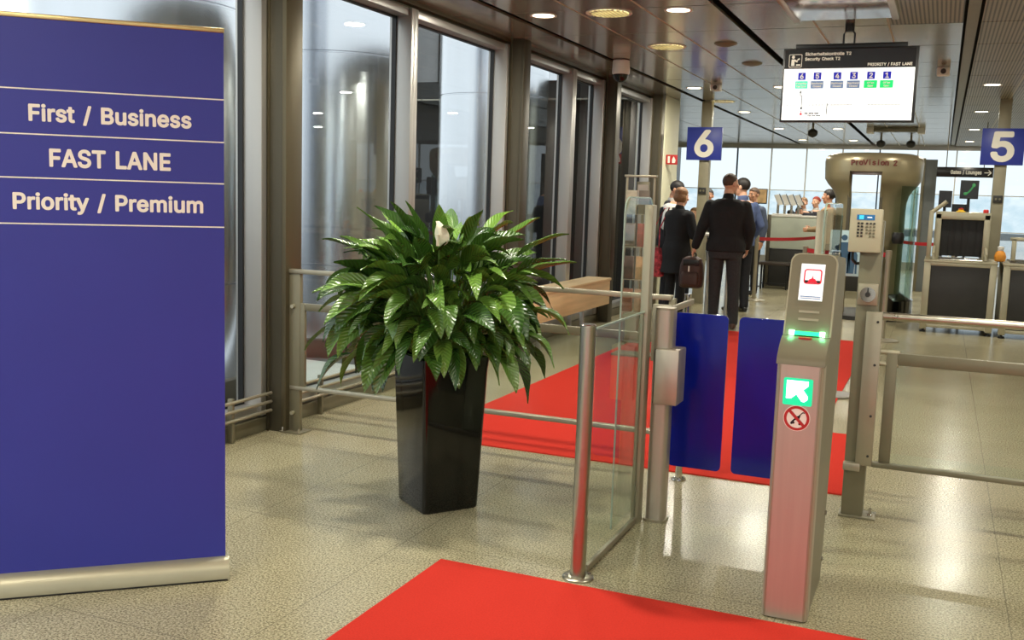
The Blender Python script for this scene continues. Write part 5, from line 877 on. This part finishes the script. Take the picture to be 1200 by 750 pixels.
def monitor(x0, x1, y, z0, z1, label, mt, zb=0.0, glyph=False):
    t = thing('monitor', label, 'monitor', ((x0 + x1) / 2, y, zb)); cxm = (x0 + x1) / 2
    m = M(); m.box(x0, x1, y, y + 0.06, z0, z1, mt, 0.006); c = m.build('casing', t)
    m = M(); m.box(x0 + 0.012, x1 - 0.012, y - 0.002, y, z0 + 0.012, z1 - 0.012, SCRB); m.build('panel', c)
    m = M(); m.cyl((cxm, y + 0.05, zb + 0.01), (cxm, y + 0.05, z0 + 0.03), 0.018, DARKGREY); m.build('stand', t)
    m = M(); m.lathe([(0.09, 0), (0.09, 0.01), (0.02, 0.02)], (cxm, y + 0.05, zb), DARKGREY); m.build('foot', t)
    if glyph:
        m = M(); P = [(x0 + (x1 - x0) * (0.30 + 0.42 * i / 8), y - 0.004, z0 + (z1 - z0) * (0.28 + 0.46 * (i / 8) ** 1.8)) for i in range(9)]
        m.tube(P, 0.011, GRNSIGN if False else mat('dim_green_receiver', (70, 150, 90), 0.4, 0, 0, 5, emit=0.4)); m.ell((P[0][0], y - 0.004, P[0][2]), (0.025, 0.006, 0.02), m.mats[0]); m.ell((P[-1][0], y - 0.004, P[-1][2]), (0.022, 0.006, 0.025), m.mats[0]); m.build('receiver_symbol', c)
monitor(-0.06, 0.10, 14.5, 1.47, 1.69, 'upright grey monitor back above the x-ray machine beside the tube arm', DARKGREY, 0.0)
monitor(0.11, 0.33, 14.95, 1.40, 1.52, 'low wide dark monitor above the middle of the x-ray machine', BLACK, 0.0)
monitor(0.19, 0.41, 14.45, 1.59, 1.83, 'dark monitor showing a green telephone receiver', DARKGREY, 0.0, True)

# ------------------------------------------------------------------ poster stand with human outlines
t = thing('poster_stand', 'pale blue poster with dark human outlines seen between reader and keypad post', 'poster', (-0.66, 8.0, 0.007))
m = M(); m.box(-0.77, -0.54, 8.0, 8.015, 0.93, 1.275, mat('pale_blue_poster', (172, 200, 206), 0.5, 0, 0.05, 6), 0.002); p = m.build('panel', t)
INK = mat('dark_blue_print', (44, 84, 112), 0.5)
for x, k in ((-0.665, 1.0), (-0.715, 0.72), (-0.60, 0.72)):
    z = 0.95; m = M(); m.cyl((x, 8.0, z + 0.27 * k), (x, 7.998, z + 0.27 * k), 0.022 * k, INK, n=16)
    m.prism([(x - 0.052 * k, z), (x - 0.05 * k, z + 0.20 * k), (x - 0.03 * k, z + 0.235 * k), (x + 0.03 * k, z + 0.235 * k), (x + 0.05 * k, z + 0.20 * k), (x + 0.052 * k, z), (x + 0.034 * k, z), (x + 0.03 * k, z + 0.15 * k), (x + 0.02 * k, z), (x - 0.02 * k, z), (x - 0.03 * k, z + 0.15 * k), (x - 0.034 * k, z)], 7.998, 8.0, 'y', INK); m.build('figure_print', p)
m = M(); m.cyl((-0.655, 8.02, 0.01), (-0.655, 8.02, 1.2), 0.012, ALU); m.build('pole', t)
m = M(); m.lathe([(0.14, 0), (0.14, 0.008), (0.02, 0.014)], (-0.655, 8.02, 0.007), ALU); m.build('base', t)

# ------------------------------------------------------------------ queue posts with red belts
def qpost(x, y, h, label, to=None, z1=None):
    t = thing('queue_post', label, 'queue post', (x, y, 0), 0, 'queue posts')
    m = M(); m.cyl((x, y, 0.02), (x, y, h - 0.06), 0.027, PALEPLATE, n=18); m.build('pole', t)
    m = M(); m.lathe([(0.17, 0), (0.17, 0.012), (0.05, 0.028), (0.027, 0.03)], (x, y, 0), PALEPLATE, 32); m.build('base_disc', t)
    m = M(); m.lathe([(0.033, -0.10), (0.033, -0.004), (0.027, 0.0)], (x, y, h), PALEPLATE, 20); m.build('belt_head', t)
    if to:
        a, b = Vector((x, y, 0)), Vector((to[0], to[1], 0)); d = (b - a).normalized(); a = a + d * 0.035; b = b - d * 0.035; n = d.cross(Vector((0, 0, 1))) * 0.0012; m = M(); R = []
        for i in range(13):
            u = i / 12; c = a.lerp(b, u); z = (h - 0.05) * (1 - u) + (z1 - 0.05) * u - 0.02 * 4 * u * (1 - u)
            R.append([m.bm.verts.new((c.x + s * n.x, c.y + s * n.y, z + dz)) for s, dz in ((-1, -0.025), (1, -0.025), (1, 0.025), (-1, 0.025))])
        m.loft(R, REDTAPE, True, False); m.build('belt', t, True, 'red belt')
qpost(-2.50, 15.19, 0.97, 'queue post with red belt beside the man in the blue shirt', (-1.80, 17.2), 0.97)
qpost(-1.80, 17.2, 0.97, 'queue post before the frosted counter, hidden behind the gate reader side')
qpost(-1.50, 12.7, 0.95, 'queue post with red belt just above the gate reader top', (-0.50, 11.62), 0.99)
qpost(-0.50, 11.62, 0.99, 'slim queue post just behind the keypad post, in front of the scanner')
qpost(-0.55, 16.6, 0.97, 'queue post behind the scanner glass with a short red belt', (0.2, 16.9), 0.97); qpost(0.2, 16.9, 0.97, 'queue post hidden behind the x-ray machine')

# ------------------------------------------------------------------ counter, leaflet display, bench
t = thing('service_counter', 'long counter with frosted upper panel and dark lower panel behind the queue', 'counter', (-1.8, 18.2, 0))
m = M(); m.box(-2.74, -0.9, 18.03, 18.6, 0, 0.66, DARKGREY, 0.004); m.build('lower_panel', t)
m = M(); m.box(-2.74, -0.9, 18.0, 18.02, 0.67, 1.22, FROSTCTR, 0.003); m.build('frosted_panel', t)
m = M(); m.box(-2.739, -0.88, 17.98, 18.35, 1.22, 1.25, WHITEP, 0.004); m.build('worktop', t)
m = M(); m.box(-2.80, -2.74, 17.98, 18.6, 0, 1.25, DARKALU, 0.004); m.build('end_panel', t)
t = thing('leaflet_display', 'white sloped leaflet display standing on the counter end', 'display', (-2.52, 18.15, 1.25))
m = M(); m.box(-2.735, -2.26, 18.05, 18.3, 1.25, 1.27, WHITEP, 0.003); m.build('base', t)
for k in range(4):
    x = -2.70 + k * 0.115; m = M(); m.cyl((x + 0.04, 18.15, 1.27), (x + 0.04, 18.15, 1.44), 0.022, CHROME); m.build('pedestal', t)
    m = M(); mx = Matrix.Translation((x + 0.04, 18.16, 1.51)) @ Matrix.Rotation(math.radians(46), 4, 'X') @ Matrix.Rotation(math.radians(8), 4, 'Y') @ Matrix.Rotation(math.radians(24), 4, 'Z'); m.xbox(mx, 0.088, 0.25, 0.012, WHITEP, 0.003); tr = m.build('tray', t)
    m = M(); m.xbox(mx @ Matrix.Translation((0.050, 0, 0.004)), 0.012, 0.25, 0.02, DARKGREY, 0.002); m.build('tray_edge', tr)
t = thing('framed_notice', 'dark framed orange picture standing beside the leaflet display', 'picture', (-2.96, 17.8, 0))
m = M(); m.box(-3.0, -2.80, 17.78, 17.80, 1.43, 1.69, DARKGREY, 0.004); f = m.build('frame', t); m = M(); m.box(-2.985, -2.815, 17.774, 17.781, 1.45, 1.675, mat('orange_cream_print', (206, 170, 120), 0.6, 0, 0.3, 9)); m.build('print', f)
m = M(); m.cyl((-2.96, 17.81, 0.0), (-2.96, 17.81, 1.45), 0.02, DARKGREY); m.build('stand_pole', t); m = M(); m.lathe([(0.13, 0), (0.13, 0.01), (0.02, 0.02)], (-2.96, 17.81, 0), DARKGREY); m.build('stand_foot', t)
t = thing('low_bench', 'low dark bench in front of the service counter', 'bench', (-2.5, 17.4, 0))
m = M(); m.box(-2.80, -2.28, 17.25, 17.62, 0.41, 0.46, mat('brown_black_vinyl', (58, 48, 42), 0.45), 0.012); m.build('seat', t)
for x in (-2.76, -2.34):
    for y in (17.30, 17.56):
        m = M(); m.box(x, x + 0.03, y, y + 0.03, 0, 0.41, BLACK, 0.003); m.build('leg', t)
m = M(); m.box(-2.74, -2.33, 17.30, 17.325, 0.09, 0.11, BLACK, 0.003); m.build('stretcher', t)
t = thing('grey_partition', 'tall grey partition standing between scanner and x-ray machine', 'partition', (-0.28, 18.6, 0))
m = M(); m.box(-0.36, -0.14, 18.9, 19.0, 0, 2.28, mat('blue_grey_partition', (112, 118, 120), 0.5), 0.006); m.build('panel', t)
m = M(); m.box(-0.38, -0.33, 18.88, 19.02, 0, 2.30, GREYPAINT, 0.004); m.build('edge_post', t)

# ------------------------------------------------------------------ people: one continuous body mesh each, hair and clothing as its children
SKIN = mat('skin', (206, 152, 122), 0.5, 0, 0.06, 12); SKIN2 = mat('fair_skin', (216, 166, 138), 0.5, 0, 0.06, 12)
EYEW = mat('eye_white', (226, 222, 214), 0.3); EYED = mat('eye_dark', (30, 22, 18), 0.3); LIP = mat('lip', (168, 96, 84), 0.5)
class Blob:
    """overlapping closed lumps fused into one surface"""
    def __init__(s): s.m = M()
    def cap(s, a, b, ra, rb, n=12):
        a, b = Vector(a), Vector(b); d = (b - a); L = d.length; d = d / L if L > 1e-6 else Vector((0, 0, 1)); R = []
        for k in range(1, 4): t = PI / 2 * k / 4; R.append(s.m.ring(a - d * ra * math.cos(t), d, ra * math.sin(t), n))
        R.append(s.m.ring(a, d, ra, n)); R.append(s.m.ring(b, d, rb, n))
        for k in range(3, 0, -1): t = PI / 2 * k / 4; R.append(s.m.ring(b + d * rb * math.cos(t), d, rb * math.sin(t), n))
        s.m.loft(R, SKIN); return s
    def ell(s, c, r, rot=None):
        n0 = set(s.m.bm.verts); s.m.ell((0, 0, 0), r, SKIN, 20, 12)
        for v in s.m.bm.verts:
            if v not in n0: v.co = (rot @ v.co if rot else v.co) + Vector(c)
        return s
    def tors(s, rings, n=24):
        R = []
        for cx, cy, z, rx, ry in rings:
            row = []
            for i in range(n):
                a = 2 * PI * i / n; ca, sa = math.cos(a), math.sin(a); e = 0.8
                row.append(s.m.bm.verts.new((cx + rx * math.copysign(abs(ca) ** e, ca), cy + ry * math.copysign(abs(sa) ** e, sa), z)))
            R.append(row)
        s.m.loft(R, SKIN); return s
    def fuse(s, name, mt, parent, voxel, cut=None, smooth=4, mtx=None):
        if mtx: s.m.bm.transform(mtx)
        me = s.m.mesh(name); o = bpy.data.objects.new(name, me); COL.objects.link(o)
        r = o.modifiers.new('r', 'REMESH'); r.mode = 'VOXEL'; r.voxel_size = voxel; r.use_smooth_shade = True
        k = o.modifiers.new('s', 'SMOOTH'); k.factor = 0.5; k.iterations = smooth
        dg = bpy.context.evaluated_depsgraph_get(); me2 = bpy.data.meshes.new_from_object(o.evaluated_get(dg)); bpy.data.objects.remove(o); bpy.data.meshes.remove(me)
        if cut:
            bm = bmesh.new(); bm.from_mesh(me2); bmesh.ops.delete(bm, geom=[f for f in bm.faces if cut(f.calc_center_median())], context='FACES'); bm.to_mesh(me2); bm.free()
        me2.name = name; me2.materials.clear(); me2.materials.append(mt); me2.polygons.foreach_set('use_smooth', [True] * len(me2.polygons))
        o = bpy.data.objects.new(name, me2); COL.objects.link(o); o.parent = parent; return o

def person(label, loc, rz, h, top, legs, skin=None, hairmat=None, hair='short', shoe=BLACK, arms=None, coat=None, lean=0.0, head_turn=0.0, head_pitch=0.0, wide=1.0, vox=1.0, vest=None, collar=None, stance=None, sleeve_end=0.97, seated=False, tie=None):
    """local frame: facing +y, x to the person's right; h = height. arms: {'R': (elbow, wrist), 'L': ...} in metres of a 1.76 m figure"""
    k = h / 1.76; skin = skin or SKIN; Sc = Matrix.Scale(k, 4)
    arms = arms or {}; V = Vector
    AR = {'R': (V((0.235 * wide, -0.01, 1.14)), V((0.245 * wide, 0.05, 0.90))), 'L': (V((-0.235 * wide, -0.01, 1.14)), V((-0.245 * wide, 0.05, 0.90)))}
    for s_, v in arms.items(): AR[s_] = (V(v[0]), V(v[1]))
    st = stance or {'R': (0.10, 0.0), 'L': (-0.10, 0.0)}
    hc = V((0.0, 0.015 + lean * 0.2, 1.645)); HR = Matrix.Translation(hc + V((0, -0.02, -0.09))) @ Matrix.Rotation(head_turn, 4, 'Z') @ Matrix.Rotation(head_pitch, 4, 'X') @ Matrix.Translation(-(hc + V((0, -0.02, -0.09))))
    dz = -0.42 if seated else 0.0
    def torso(b, g, zmin, zmax, skirt=0.0):
        full = [(0.80, .150, .110), (0.88, .170, .120), (0.96, .175, .122), (1.05, .155, .110), (1.14, .150, .108), (1.24, .166, .118), (1.33, .180, .122), (1.40, .178, .112), (1.445, .140, .092), (1.475, .085, .070)]
        pts = [(z, rx * wide + g + (skirt * max(0, 1.05 - z)), ry + g + (skirt * max(0, 1.05 - z))) for z, rx, ry in full if zmin - 1e-6 <= z <= zmax + 1e-6]
        if zmin < 0.80: pts = [(zmin, (.165 * wide + g + skirt * (1.05 - zmin)), .125 + g + skirt * (1.05 - zmin))] + pts
        b.tors([(0, lean * max(0, z - 1.0) * 0.5, z + dz, rx, ry) for z, rx, ry in pts])
    def legpts(sd):
        sx = 1 if sd == 'R' else -1; fx, fy = st[sd]
        if seated: return V((sx * .095, 0, .50)), V((sx * .12, .42, .50)), V((sx * .12, .42, .08))
        return V((sx * .092, 0, .90)), V((sx * .095 + (fx - sx * .095) * .5, fy * .5 + 0.015, .49)), V((fx, fy - 0.01, .085))
    sh = {'R': V((.168 * wide, lean * .2, 1.39 + dz)), 'L': V((-.168 * wide, lean * .2, 1.39 + dz))}
    if seated:
        AR = {a: (e + V((0, 0, dz)), w + V((0, 0, dz))) for a, (e, w) in AR.items()}
    def hand(b, wr, d, sx):
        d = d.normalized(); n = V((sx, 0, 0)); n = (n - d * n.dot(d)).normalized(); s = d.cross(n).normalized()
        if s.y < 0: s = -s
        b.cap(wr, wr + d * .035, .025, .026); 
        for q in (-.022, 0, .022): b.cap(wr + d * .03 + s * q, wr + d * .088 + s * q * 1.15, .0165, .0145, 8)
        for q, L in ((-.030, .060), (-.010, .074), (.010, .080), (.030, .070)):
            a0 = wr + d * .085 + s * q; a1 = a0 + d * L * .52 - n * .008; a2 = a1 + (d * .8 - n * .6).normalized() * L * .5
            b.cap(a0, a1, .0098, .0090, 8); b.cap(a1, a2, .0090, .0078, 8)
        t0 = wr + d * .03 + s * .026; t1 = t0 + (d * .7 + s * .75 - n * .25).normalized() * .042; t2 = t1 + (d * .95 + s * .25 - n * .35).normalized() * .034
        b.cap(t0, t1, .0125, .0112, 8); b.cap(t1, t2, .0110, .0092, 8)
    # body
    B = Blob(); torso(B, 0, 0.80, 1.475)
    B.cap((0, lean * .2 - .005, 1.44 + dz), (0, .005 + lean * .2, 1.56 + dz), .060, .054)
    for sd in 'RL':
        sx = 1 if sd == 'R' else -1; hp, kn, an = legpts(sd)
        B.cap(hp, kn, .084, .056); B.cap(kn, an, .055, .037)
        B.cap(an + V((0, -.02, -.045)), an + V((0, .06, -.055)), .034, .030); B.cap(an + V((0, .06, -.055)), an + V((sx * .01, .16, -.062)), .031, .022)
        e, w = AR[sd]; B.cap(sh[sd], e, .056, .042); B.cap(e, w, .041, .027); hand(B, w, (w - e), sx)
    Hd = Blob()
    Hd.ell(hc + V((0, -.004, .022)), (.074, .094, .092)); Hd.ell(hc + V((0, .022, -.045)), (.056, .070, .070)); Hd.cap(hc + V((0, .058, -.092)), hc + V((0, .050, -.085)), .026, .030)
    Hd.cap(hc + V((0, .088, .012)), hc + V((0, .106, -.030)), .010, .015, 8); Hd.ell(hc + V((0, .079, .030)), (.045, .014, .010)); Hd.ell(hc + V((0, .086, -.066)), (.024, .010, .011))
    for sx in (-1, 1): Hd.ell(hc + V((sx * .077, -.008, -.005)), (.012, .021, .032)); Hd.ell(hc + V((sx * .045, .066, -.020)), (.022, .02, .02))
    Hd.m.bm.transform(Matrix.Translation((0, 0, dz)) @ HR)
    tmp = bpy.data.meshes.new('t'); Hd.m.bm.to_mesh(tmp); Hd.m.bm.free(); B.m.bm.from_mesh(tmp); bpy.data.meshes.remove(tmp)
    body = B.fuse('person', skin, None, 0.0062 * vox, None, 3, Sc)
    body.location = loc; body.rotation_euler = (0, 0, rz); tag(body, label, 'person')
    HM = Sc @ Matrix.Translation((0, 0, dz)) @ HR
    # face
    for sx in (-1, 1):
        m = M(); m.ell(hc + V((sx * .031, .077, .012)), (.013, .009, .009), EYEW, 12, 8); m.bm.transform(HM); e = m.build('eye', body, False)
        m = M(); m.ell(hc + V((sx * .031, .0835, .012)), (.006, .004, .006), EYED, 10, 6); m.bm.transform(HM); m.build('iris', e, False)
    m = M(); m.ell(hc + V((0, .0935, -.062)), (.022, .004, .004), LIP, 12, 6); m.ell(hc + V((0, .0925, -.069)), (.018, .004, .004), LIP, 12, 6); m.bm.transform(HM); m.build('mouth', body, False)
    # hair
    if hairmat:
        Hb = Blob(); Hb.ell(hc + V((0, -.010, .034)), (.083, .101, .093))
        cut = lambda c: False
        if hair == 'cropped': Hb = Blob(); Hb.ell(hc + V((0, -.008, .030)), (.0765, .0965, .091)); lim = -.045; fx = .030
        elif hair == 'bob':
            Hb.ell(hc + V((0, -.03, -.01)), (.092, .092, .085)); Hb.ell(hc + V((0, -.02, .055)), (.088, .096, .080)); lim = -.075; fx = .030
        else: lim = -.06; fx = .040
        if hair in ('pony', 'bun'):
            if hair == 'bun': Hb.ell(hc + V((0, -.115, .04)), (.04, .04, .04))
            else:
                Hb.cap(hc + V((0, -.095, .035)), hc + V((0, -.135, -.01)), .026, .032); Hb.cap(hc + V((0, -.135, -.01)), hc + V((0, -.125, -.15)), .032, .014)
        HMi = HM.inverted(); c0 = hc.copy()
        def cut(c, HMi=HMi, lim=lim, fx=fx, c0=c0):
            q = HMi @ c - c0
            if q.y > -.10 and q.z < lim: return True
            return q.y > fx - .02 and q.z < .055 + (q.y - fx) * .35
        Hb.fuse('hair', hairmat, body, 0.006 * vox, cut, 2, HM)
    # trousers and shoes
    T = Blob()
    if not seated: torso(T, .010, 0.80, 1.02)
    else: T.ell((0, .02, .53), (.19, .15, .12))
    for sd in 'RL':
        hp, kn, an = legpts(sd); T.cap(hp, kn, .096, .072); T.cap(kn, an + V((0, 0, .0)), .072, .060)
    zc = 0.07 * k
    T.fuse('trousers', legs, body, 0.011 * vox, None, 3, Sc)
    for sd in 'RL':
        sx = 1 if sd == 'R' else -1; hp, kn, an = legpts(sd); F = Blob()
        F.cap(an + V((0, -.025, -.043)), an + V((0, .06, -.046)), .041, .038); F.cap(an + V((0, .06, -.046)), an + V((sx * .01, .175, -.058)), .038, .026); F.ell(an + V((0, .07, -.074)), (.042, .145, .012))
        F.fuse('shoe', shoe, body, 0.008 * vox, None, 2, Sc)
    # top
    J = Blob(); zmin = coat if coat else 0.88
    torso(J, .020 if coat else .014, zmin, 1.475 if coat else 1.46, 0.06 if coat else 0.0)
    for sd in 'RL':
        e, w = AR[sd]; gg = .018 if coat else .010
        J.cap(sh[sd], e, .058 + gg, .046 + gg); J.cap(e, e.lerp(w, sleeve_end), .046 + gg, .032 + gg)
    if not vest: J.cap((0, lean * .2 - .008, 1.45 + dz), (0, lean * .2 - .004, 1.50 + dz), .068, .064)
    J.fuse('jacket' if coat else 'shirt', top, body, 0.010 * vox, None, 3, Sc)
    if vest:
        Vv = Blob(); torso(Vv, .034, 0.88, 1.40); 
        for sx in (-1, 1): Vv.cap((sx * .10, -.01, 1.36 + dz), (sx * .085, -.01, 1.44 + dz), .075, .055)
        Vv.fuse('vest', vest, body, 0.011 * vox, None, 3, Sc)
    if collar:
        m = M(); m.lathe([(.066, 1.465 + dz), (.072, 1.50 + dz), (.069, 1.525 + dz), (.060, 1.50 + dz)], (0, lean * .2, 0), collar, 24); m.bm.transform(Sc); m.build('collar', body, False)
    if tie:
        m = M(); m.prism([(-.018, 1.47 + dz), (.018, 1.47 + dz), (.028, 1.15 + dz), (0, 1.10 + dz), (-.028, 1.15 + dz)], .135, .142, 'y', tie); m.bm.transform(Sc); m.build('scarf', body, False)
    return body

CL_BLACK = mat('black_wool', (20, 20, 22), 0.85, 0, 0.2, 40); CL_DENIM = mat('dark_grey_denim', (44, 46, 48), 0.85, 0, 0.2, 50); CL_NAVY = mat('navy_black_trousers', (24, 25, 32), 0.85, 0, 0.15, 40)
CL_BLUE = mat('mid_blue_shirt', (84, 100, 142), 0.8, 0, 0.08, 30); CL_WHITE = mat('white_shirt', (214, 212, 208), 0.8, 0, 0.04, 20); CL_VEST = mat('dark_vest', (28, 28, 34), 0.8)
CL_BEIGE = mat('beige_knit', (150, 126, 96), 0.9, 0, 0.1, 60); CL_GREYB = mat('grey_blue_jacket', (66, 76, 98), 0.8, 0, 0.1, 30); CL_SUIT = mat('dark_suit', (34, 34, 44), 0.8)
H_BROWN = mat('short_brown_hair', (74, 54, 40), 0.6, 0, 0.25, 60, 0.3); H_DARK = mat('black_brown_hair', (30, 24, 22), 0.55, 0, 0.2, 60, 0.3); H_BLOND = mat('reddish_blond_hair', (140, 100, 64), 0.55, 0, 0.25, 60, 0.3); H_RED = mat('red_hair', (140, 44, 30), 0.55, 0, 0.2, 60, 0.3); H_LBR = mat('light_brown_hair', (120, 88, 56), 0.55, 0, 0.25, 60, 0.3)
SHOE_BR = mat('brown_leather', (70, 44, 28), 0.45, 0, 0.1, 20)
R = math.radians
person('person in a black jacket and dark jeans seen from behind, holding a brown backpack', (-2.26, 11.60, 0), R(6), 1.775, CL_BLACK, CL_DENIM, SKIN2, H_BROWN, 'cropped', SHOE_BR, coat=0.84, head_turn=R(-38), stance={'R': (0.13, -.02), 'L': (-0.11, 0.10)}, wide=1.13,
       arms={'L': ((-0.275, -0.02, 1.14), (-0.345, 0.03, 0.925)), 'R': ((0.262, 0.0, 1.14), (0.235, 0.12, 0.94))})
person('person in a mid blue shirt and dark trousers facing away beside the black jacket', (-2.43, 13.45, 0), R(38), 1.765, CL_BLUE, CL_NAVY, SKIN2, H_DARK, 'short', BLACK, head_turn=R(35), collar=CL_BLUE, wide=1.02,
       arms={'R': ((0.265, -0.03, 1.15), (0.255, 0.14, 0.98)), 'L': ((-0.26, 0.0, 1.15), (-0.12, 0.2, 1.05))})
person('person with short blond hair in a long black coat at the queue table', (-2.965, 12.15, 0), R(-30), 1.60, CL_BLACK, CL_BLACK, SKIN2, H_BLOND, 'bob', BLACK, coat=0.62, head_pitch=R(-8), wide=1.05, lean=0.12,
       arms={'R': ((0.26, 0.04, 1.14), (0.14, 0.26, 1.12)), 'L': ((-0.24, 0.06, 1.14), (-0.06, 0.27, 1.12))})
person('person in a dark vest over a white shirt bending over the queue table', (-3.28, 13.0, 0), R(-95), 1.71, CL_WHITE, CL_NAVY, SKIN, H_DARK, 'short', BLACK, vest=CL_VEST, collar=CL_WHITE, head_pitch=R(-22), lean=0.15,
       arms={'R': ((0.25, 0.02, 1.15), (0.14, 0.26, 1.12)), 'L': ((-0.25, 0.02, 1.15), (-0.12, 0.26, 1.12))})
person('person in a grey-blue jacket half hidden behind the blue shirt', (-2.75, 16.2, 0), R(150), 1.68, CL_GREYB, CL_NAVY, SKIN, H_BROWN, 'short', BLACK, coat=0.80)
person('person with dark hair whose head shows beside the number 6 pillar', (-3.43, 16.0, 0), R(180), 1.64, CL_SUIT, CL_NAVY, SKIN, H_DARK, 'short', BLACK, vox=1.2)
person('person with light brown hair, low beside the number 6 pillar', (-3.36, 14.75, 0), R(170), 1.34, CL_BEIGE, CL_NAVY, SKIN2, H_LBR, 'bob', BLACK, vox=1.2)
person('person with a dark ponytail in a beige top leaning at the counter', (-1.62, 16.5, 0), R(80), 1.69, CL_BEIGE, CL_NAVY, SKIN, H_DARK, 'pony', BLACK, lean=0.1,
       arms={'R': ((0.24, 0.08, 1.13), (0.12, 0.30, 1.10)), 'L': ((-0.25, 0.06, 1.12), (-0.14, 0.28, 1.10))})
person('person with light brown hair in a dark suit and white collar behind the counter', (-2.43, 19.8, 0), R(172), 1.57, CL_SUIT, CL_NAVY, SKIN2, H_LBR, 'bun', BLACK, collar=CL_WHITE, tie=CL_WHITE, vox=1.3)
person('person with red hair in a dark suit and white collar behind the counter', (-2.265, 20.4, 0), R(150), 1.595, CL_SUIT, CL_NAVY, SKIN2, H_RED, 'bun', BLACK, collar=CL_WHITE, tie=CL_WHITE, vox=1.3)
person('person with dark hair, face low between the two suited colleagues and the counter', (-2.425, 19.14, 0), R(215), 1.39, CL_SUIT, CL_NAVY, SKIN, H_DARK, 'short', BLACK, vox=1.3)
person('person whose dark hair only just shows above the counter', (-2.525, 18.79, 0), R(0), 1.33, CL_SUIT, CL_NAVY, SKIN, H_DARK, 'bob', BLACK, vox=1.3)

# table the queue leans on, bags
t = thing('writing_table', 'narrow standing table between the vested person and the black coat', 'table', (-2.67, 12.78, 0))
m = M(); m.box(-2.80, -2.36, 12.64, 12.97, 1.02, 1.05, WHITEP, 0.004); m.build('table_top', t)
for x in (-2.70, -2.45):
    m = M(); m.cyl((x, 12.78, 0.012), (x, 12.78, 1.02), 0.02, ALU); m.build('leg', t)
    m = M(); m.lathe([(0.12, 0), (0.12, 0.01), (0.02, 0.014)], (x, 12.78, 0), ALU); m.build('foot', t)
t = thing('backpack', 'brown backpack with a white tag hanging from the hand of the black jacket', 'backpack', (-2.645, 11.63, 0.45))
LE = mat('dark_brown_leather', (66, 40, 30), 0.55, 0, 0.15, 20, 0.2); m = M(); R_ = []
for z, rx, ry in ((0.44, 0.10, 0.06), (0.46, 0.135, 0.085), (0.56, 0.145, 0.095), (0.70, 0.135, 0.09), (0.78, 0.11, 0.075), (0.81, 0.06, 0.04)):
    R_.append([m.bm.verts.new((-2.645 + rx * math.copysign(abs(math.cos(a)) ** .7, math.cos(a)), 11.63 + ry * math.copysign(abs(math.sin(a)) ** .7, math.sin(a)), z)) for a in [2 * PI * i / 28 for i in range(28)]])
m.loft(R_, LE); m.build('body', t)
m = M(); R_ = []
for z, rx, ry in ((0.47, 0.09, 0.03), (0.49, 0.105, 0.05), (0.60, 0.105, 0.05), (0.63, 0.09, 0.03)):
    R_.append([m.bm.verts.new((-2.645 + rx * math.copysign(abs(math.cos(a)) ** .6, math.cos(a)), 11.545 + ry * math.copysign(abs(math.sin(a)) ** .6, math.sin(a)), z)) for a in [2 * PI * i / 24 for i in range(24)]])
m.loft(R_, LE); m.build('front_pocket', t)
m = M(); m.tube([(-2.690, 11.63, 0.79), (-2.685, 11.63, 0.84), (-2.645, 11.63, 0.862), (-2.605, 11.63, 0.84), (-2.600, 11.63, 0.79)], 0.010, BLACK); m.build('handle', t)
m = M(); m.box(-2.735, -2.545, 11.542, 11.60, 0.70, 0.775, BLACK, 0.01); m.build('top_flap', t)
m = M(); m.box(-2.667, -2.649, 11.53, 11.536, 0.635, 0.70, WHITE, 0.001); m.build('tag', t)
t = thing('floral_bag', 'pink and red patterned shoulder bag beside the long black coat', 'bag', (-3.25, 12.20, 0.5))
FL = mat('pink_floral_cloth', (190, 70, 80), 0.8, 0, 0.7, 25, 0.1); m = M(); R_ = []
for z, rx, ry in ((0.50, 0.10, 0.05), (0.52, 0.13, 0.07), (0.70, 0.12, 0.065), (0.86, 0.08, 0.03)):
    R_.append([m.bm.verts.new((-3.25 + rx * math.cos(a), 12.20 + ry * math.sin(a), z)) for a in [2 * PI * i / 24 for i in range(24)]])
m.loft(R_, FL); m.build('body', t)
m = M(); m.tube([(-3.31, 12.20, 0.84), (-3.27, 12.20, 1.10), (-3.16, 12.22, 1.345), (-3.10, 12.23, 1.36), (-3.20, 12.20, 1.10), (-3.20, 12.20, 0.84)], 0.008, FL); m.build('strap', t)
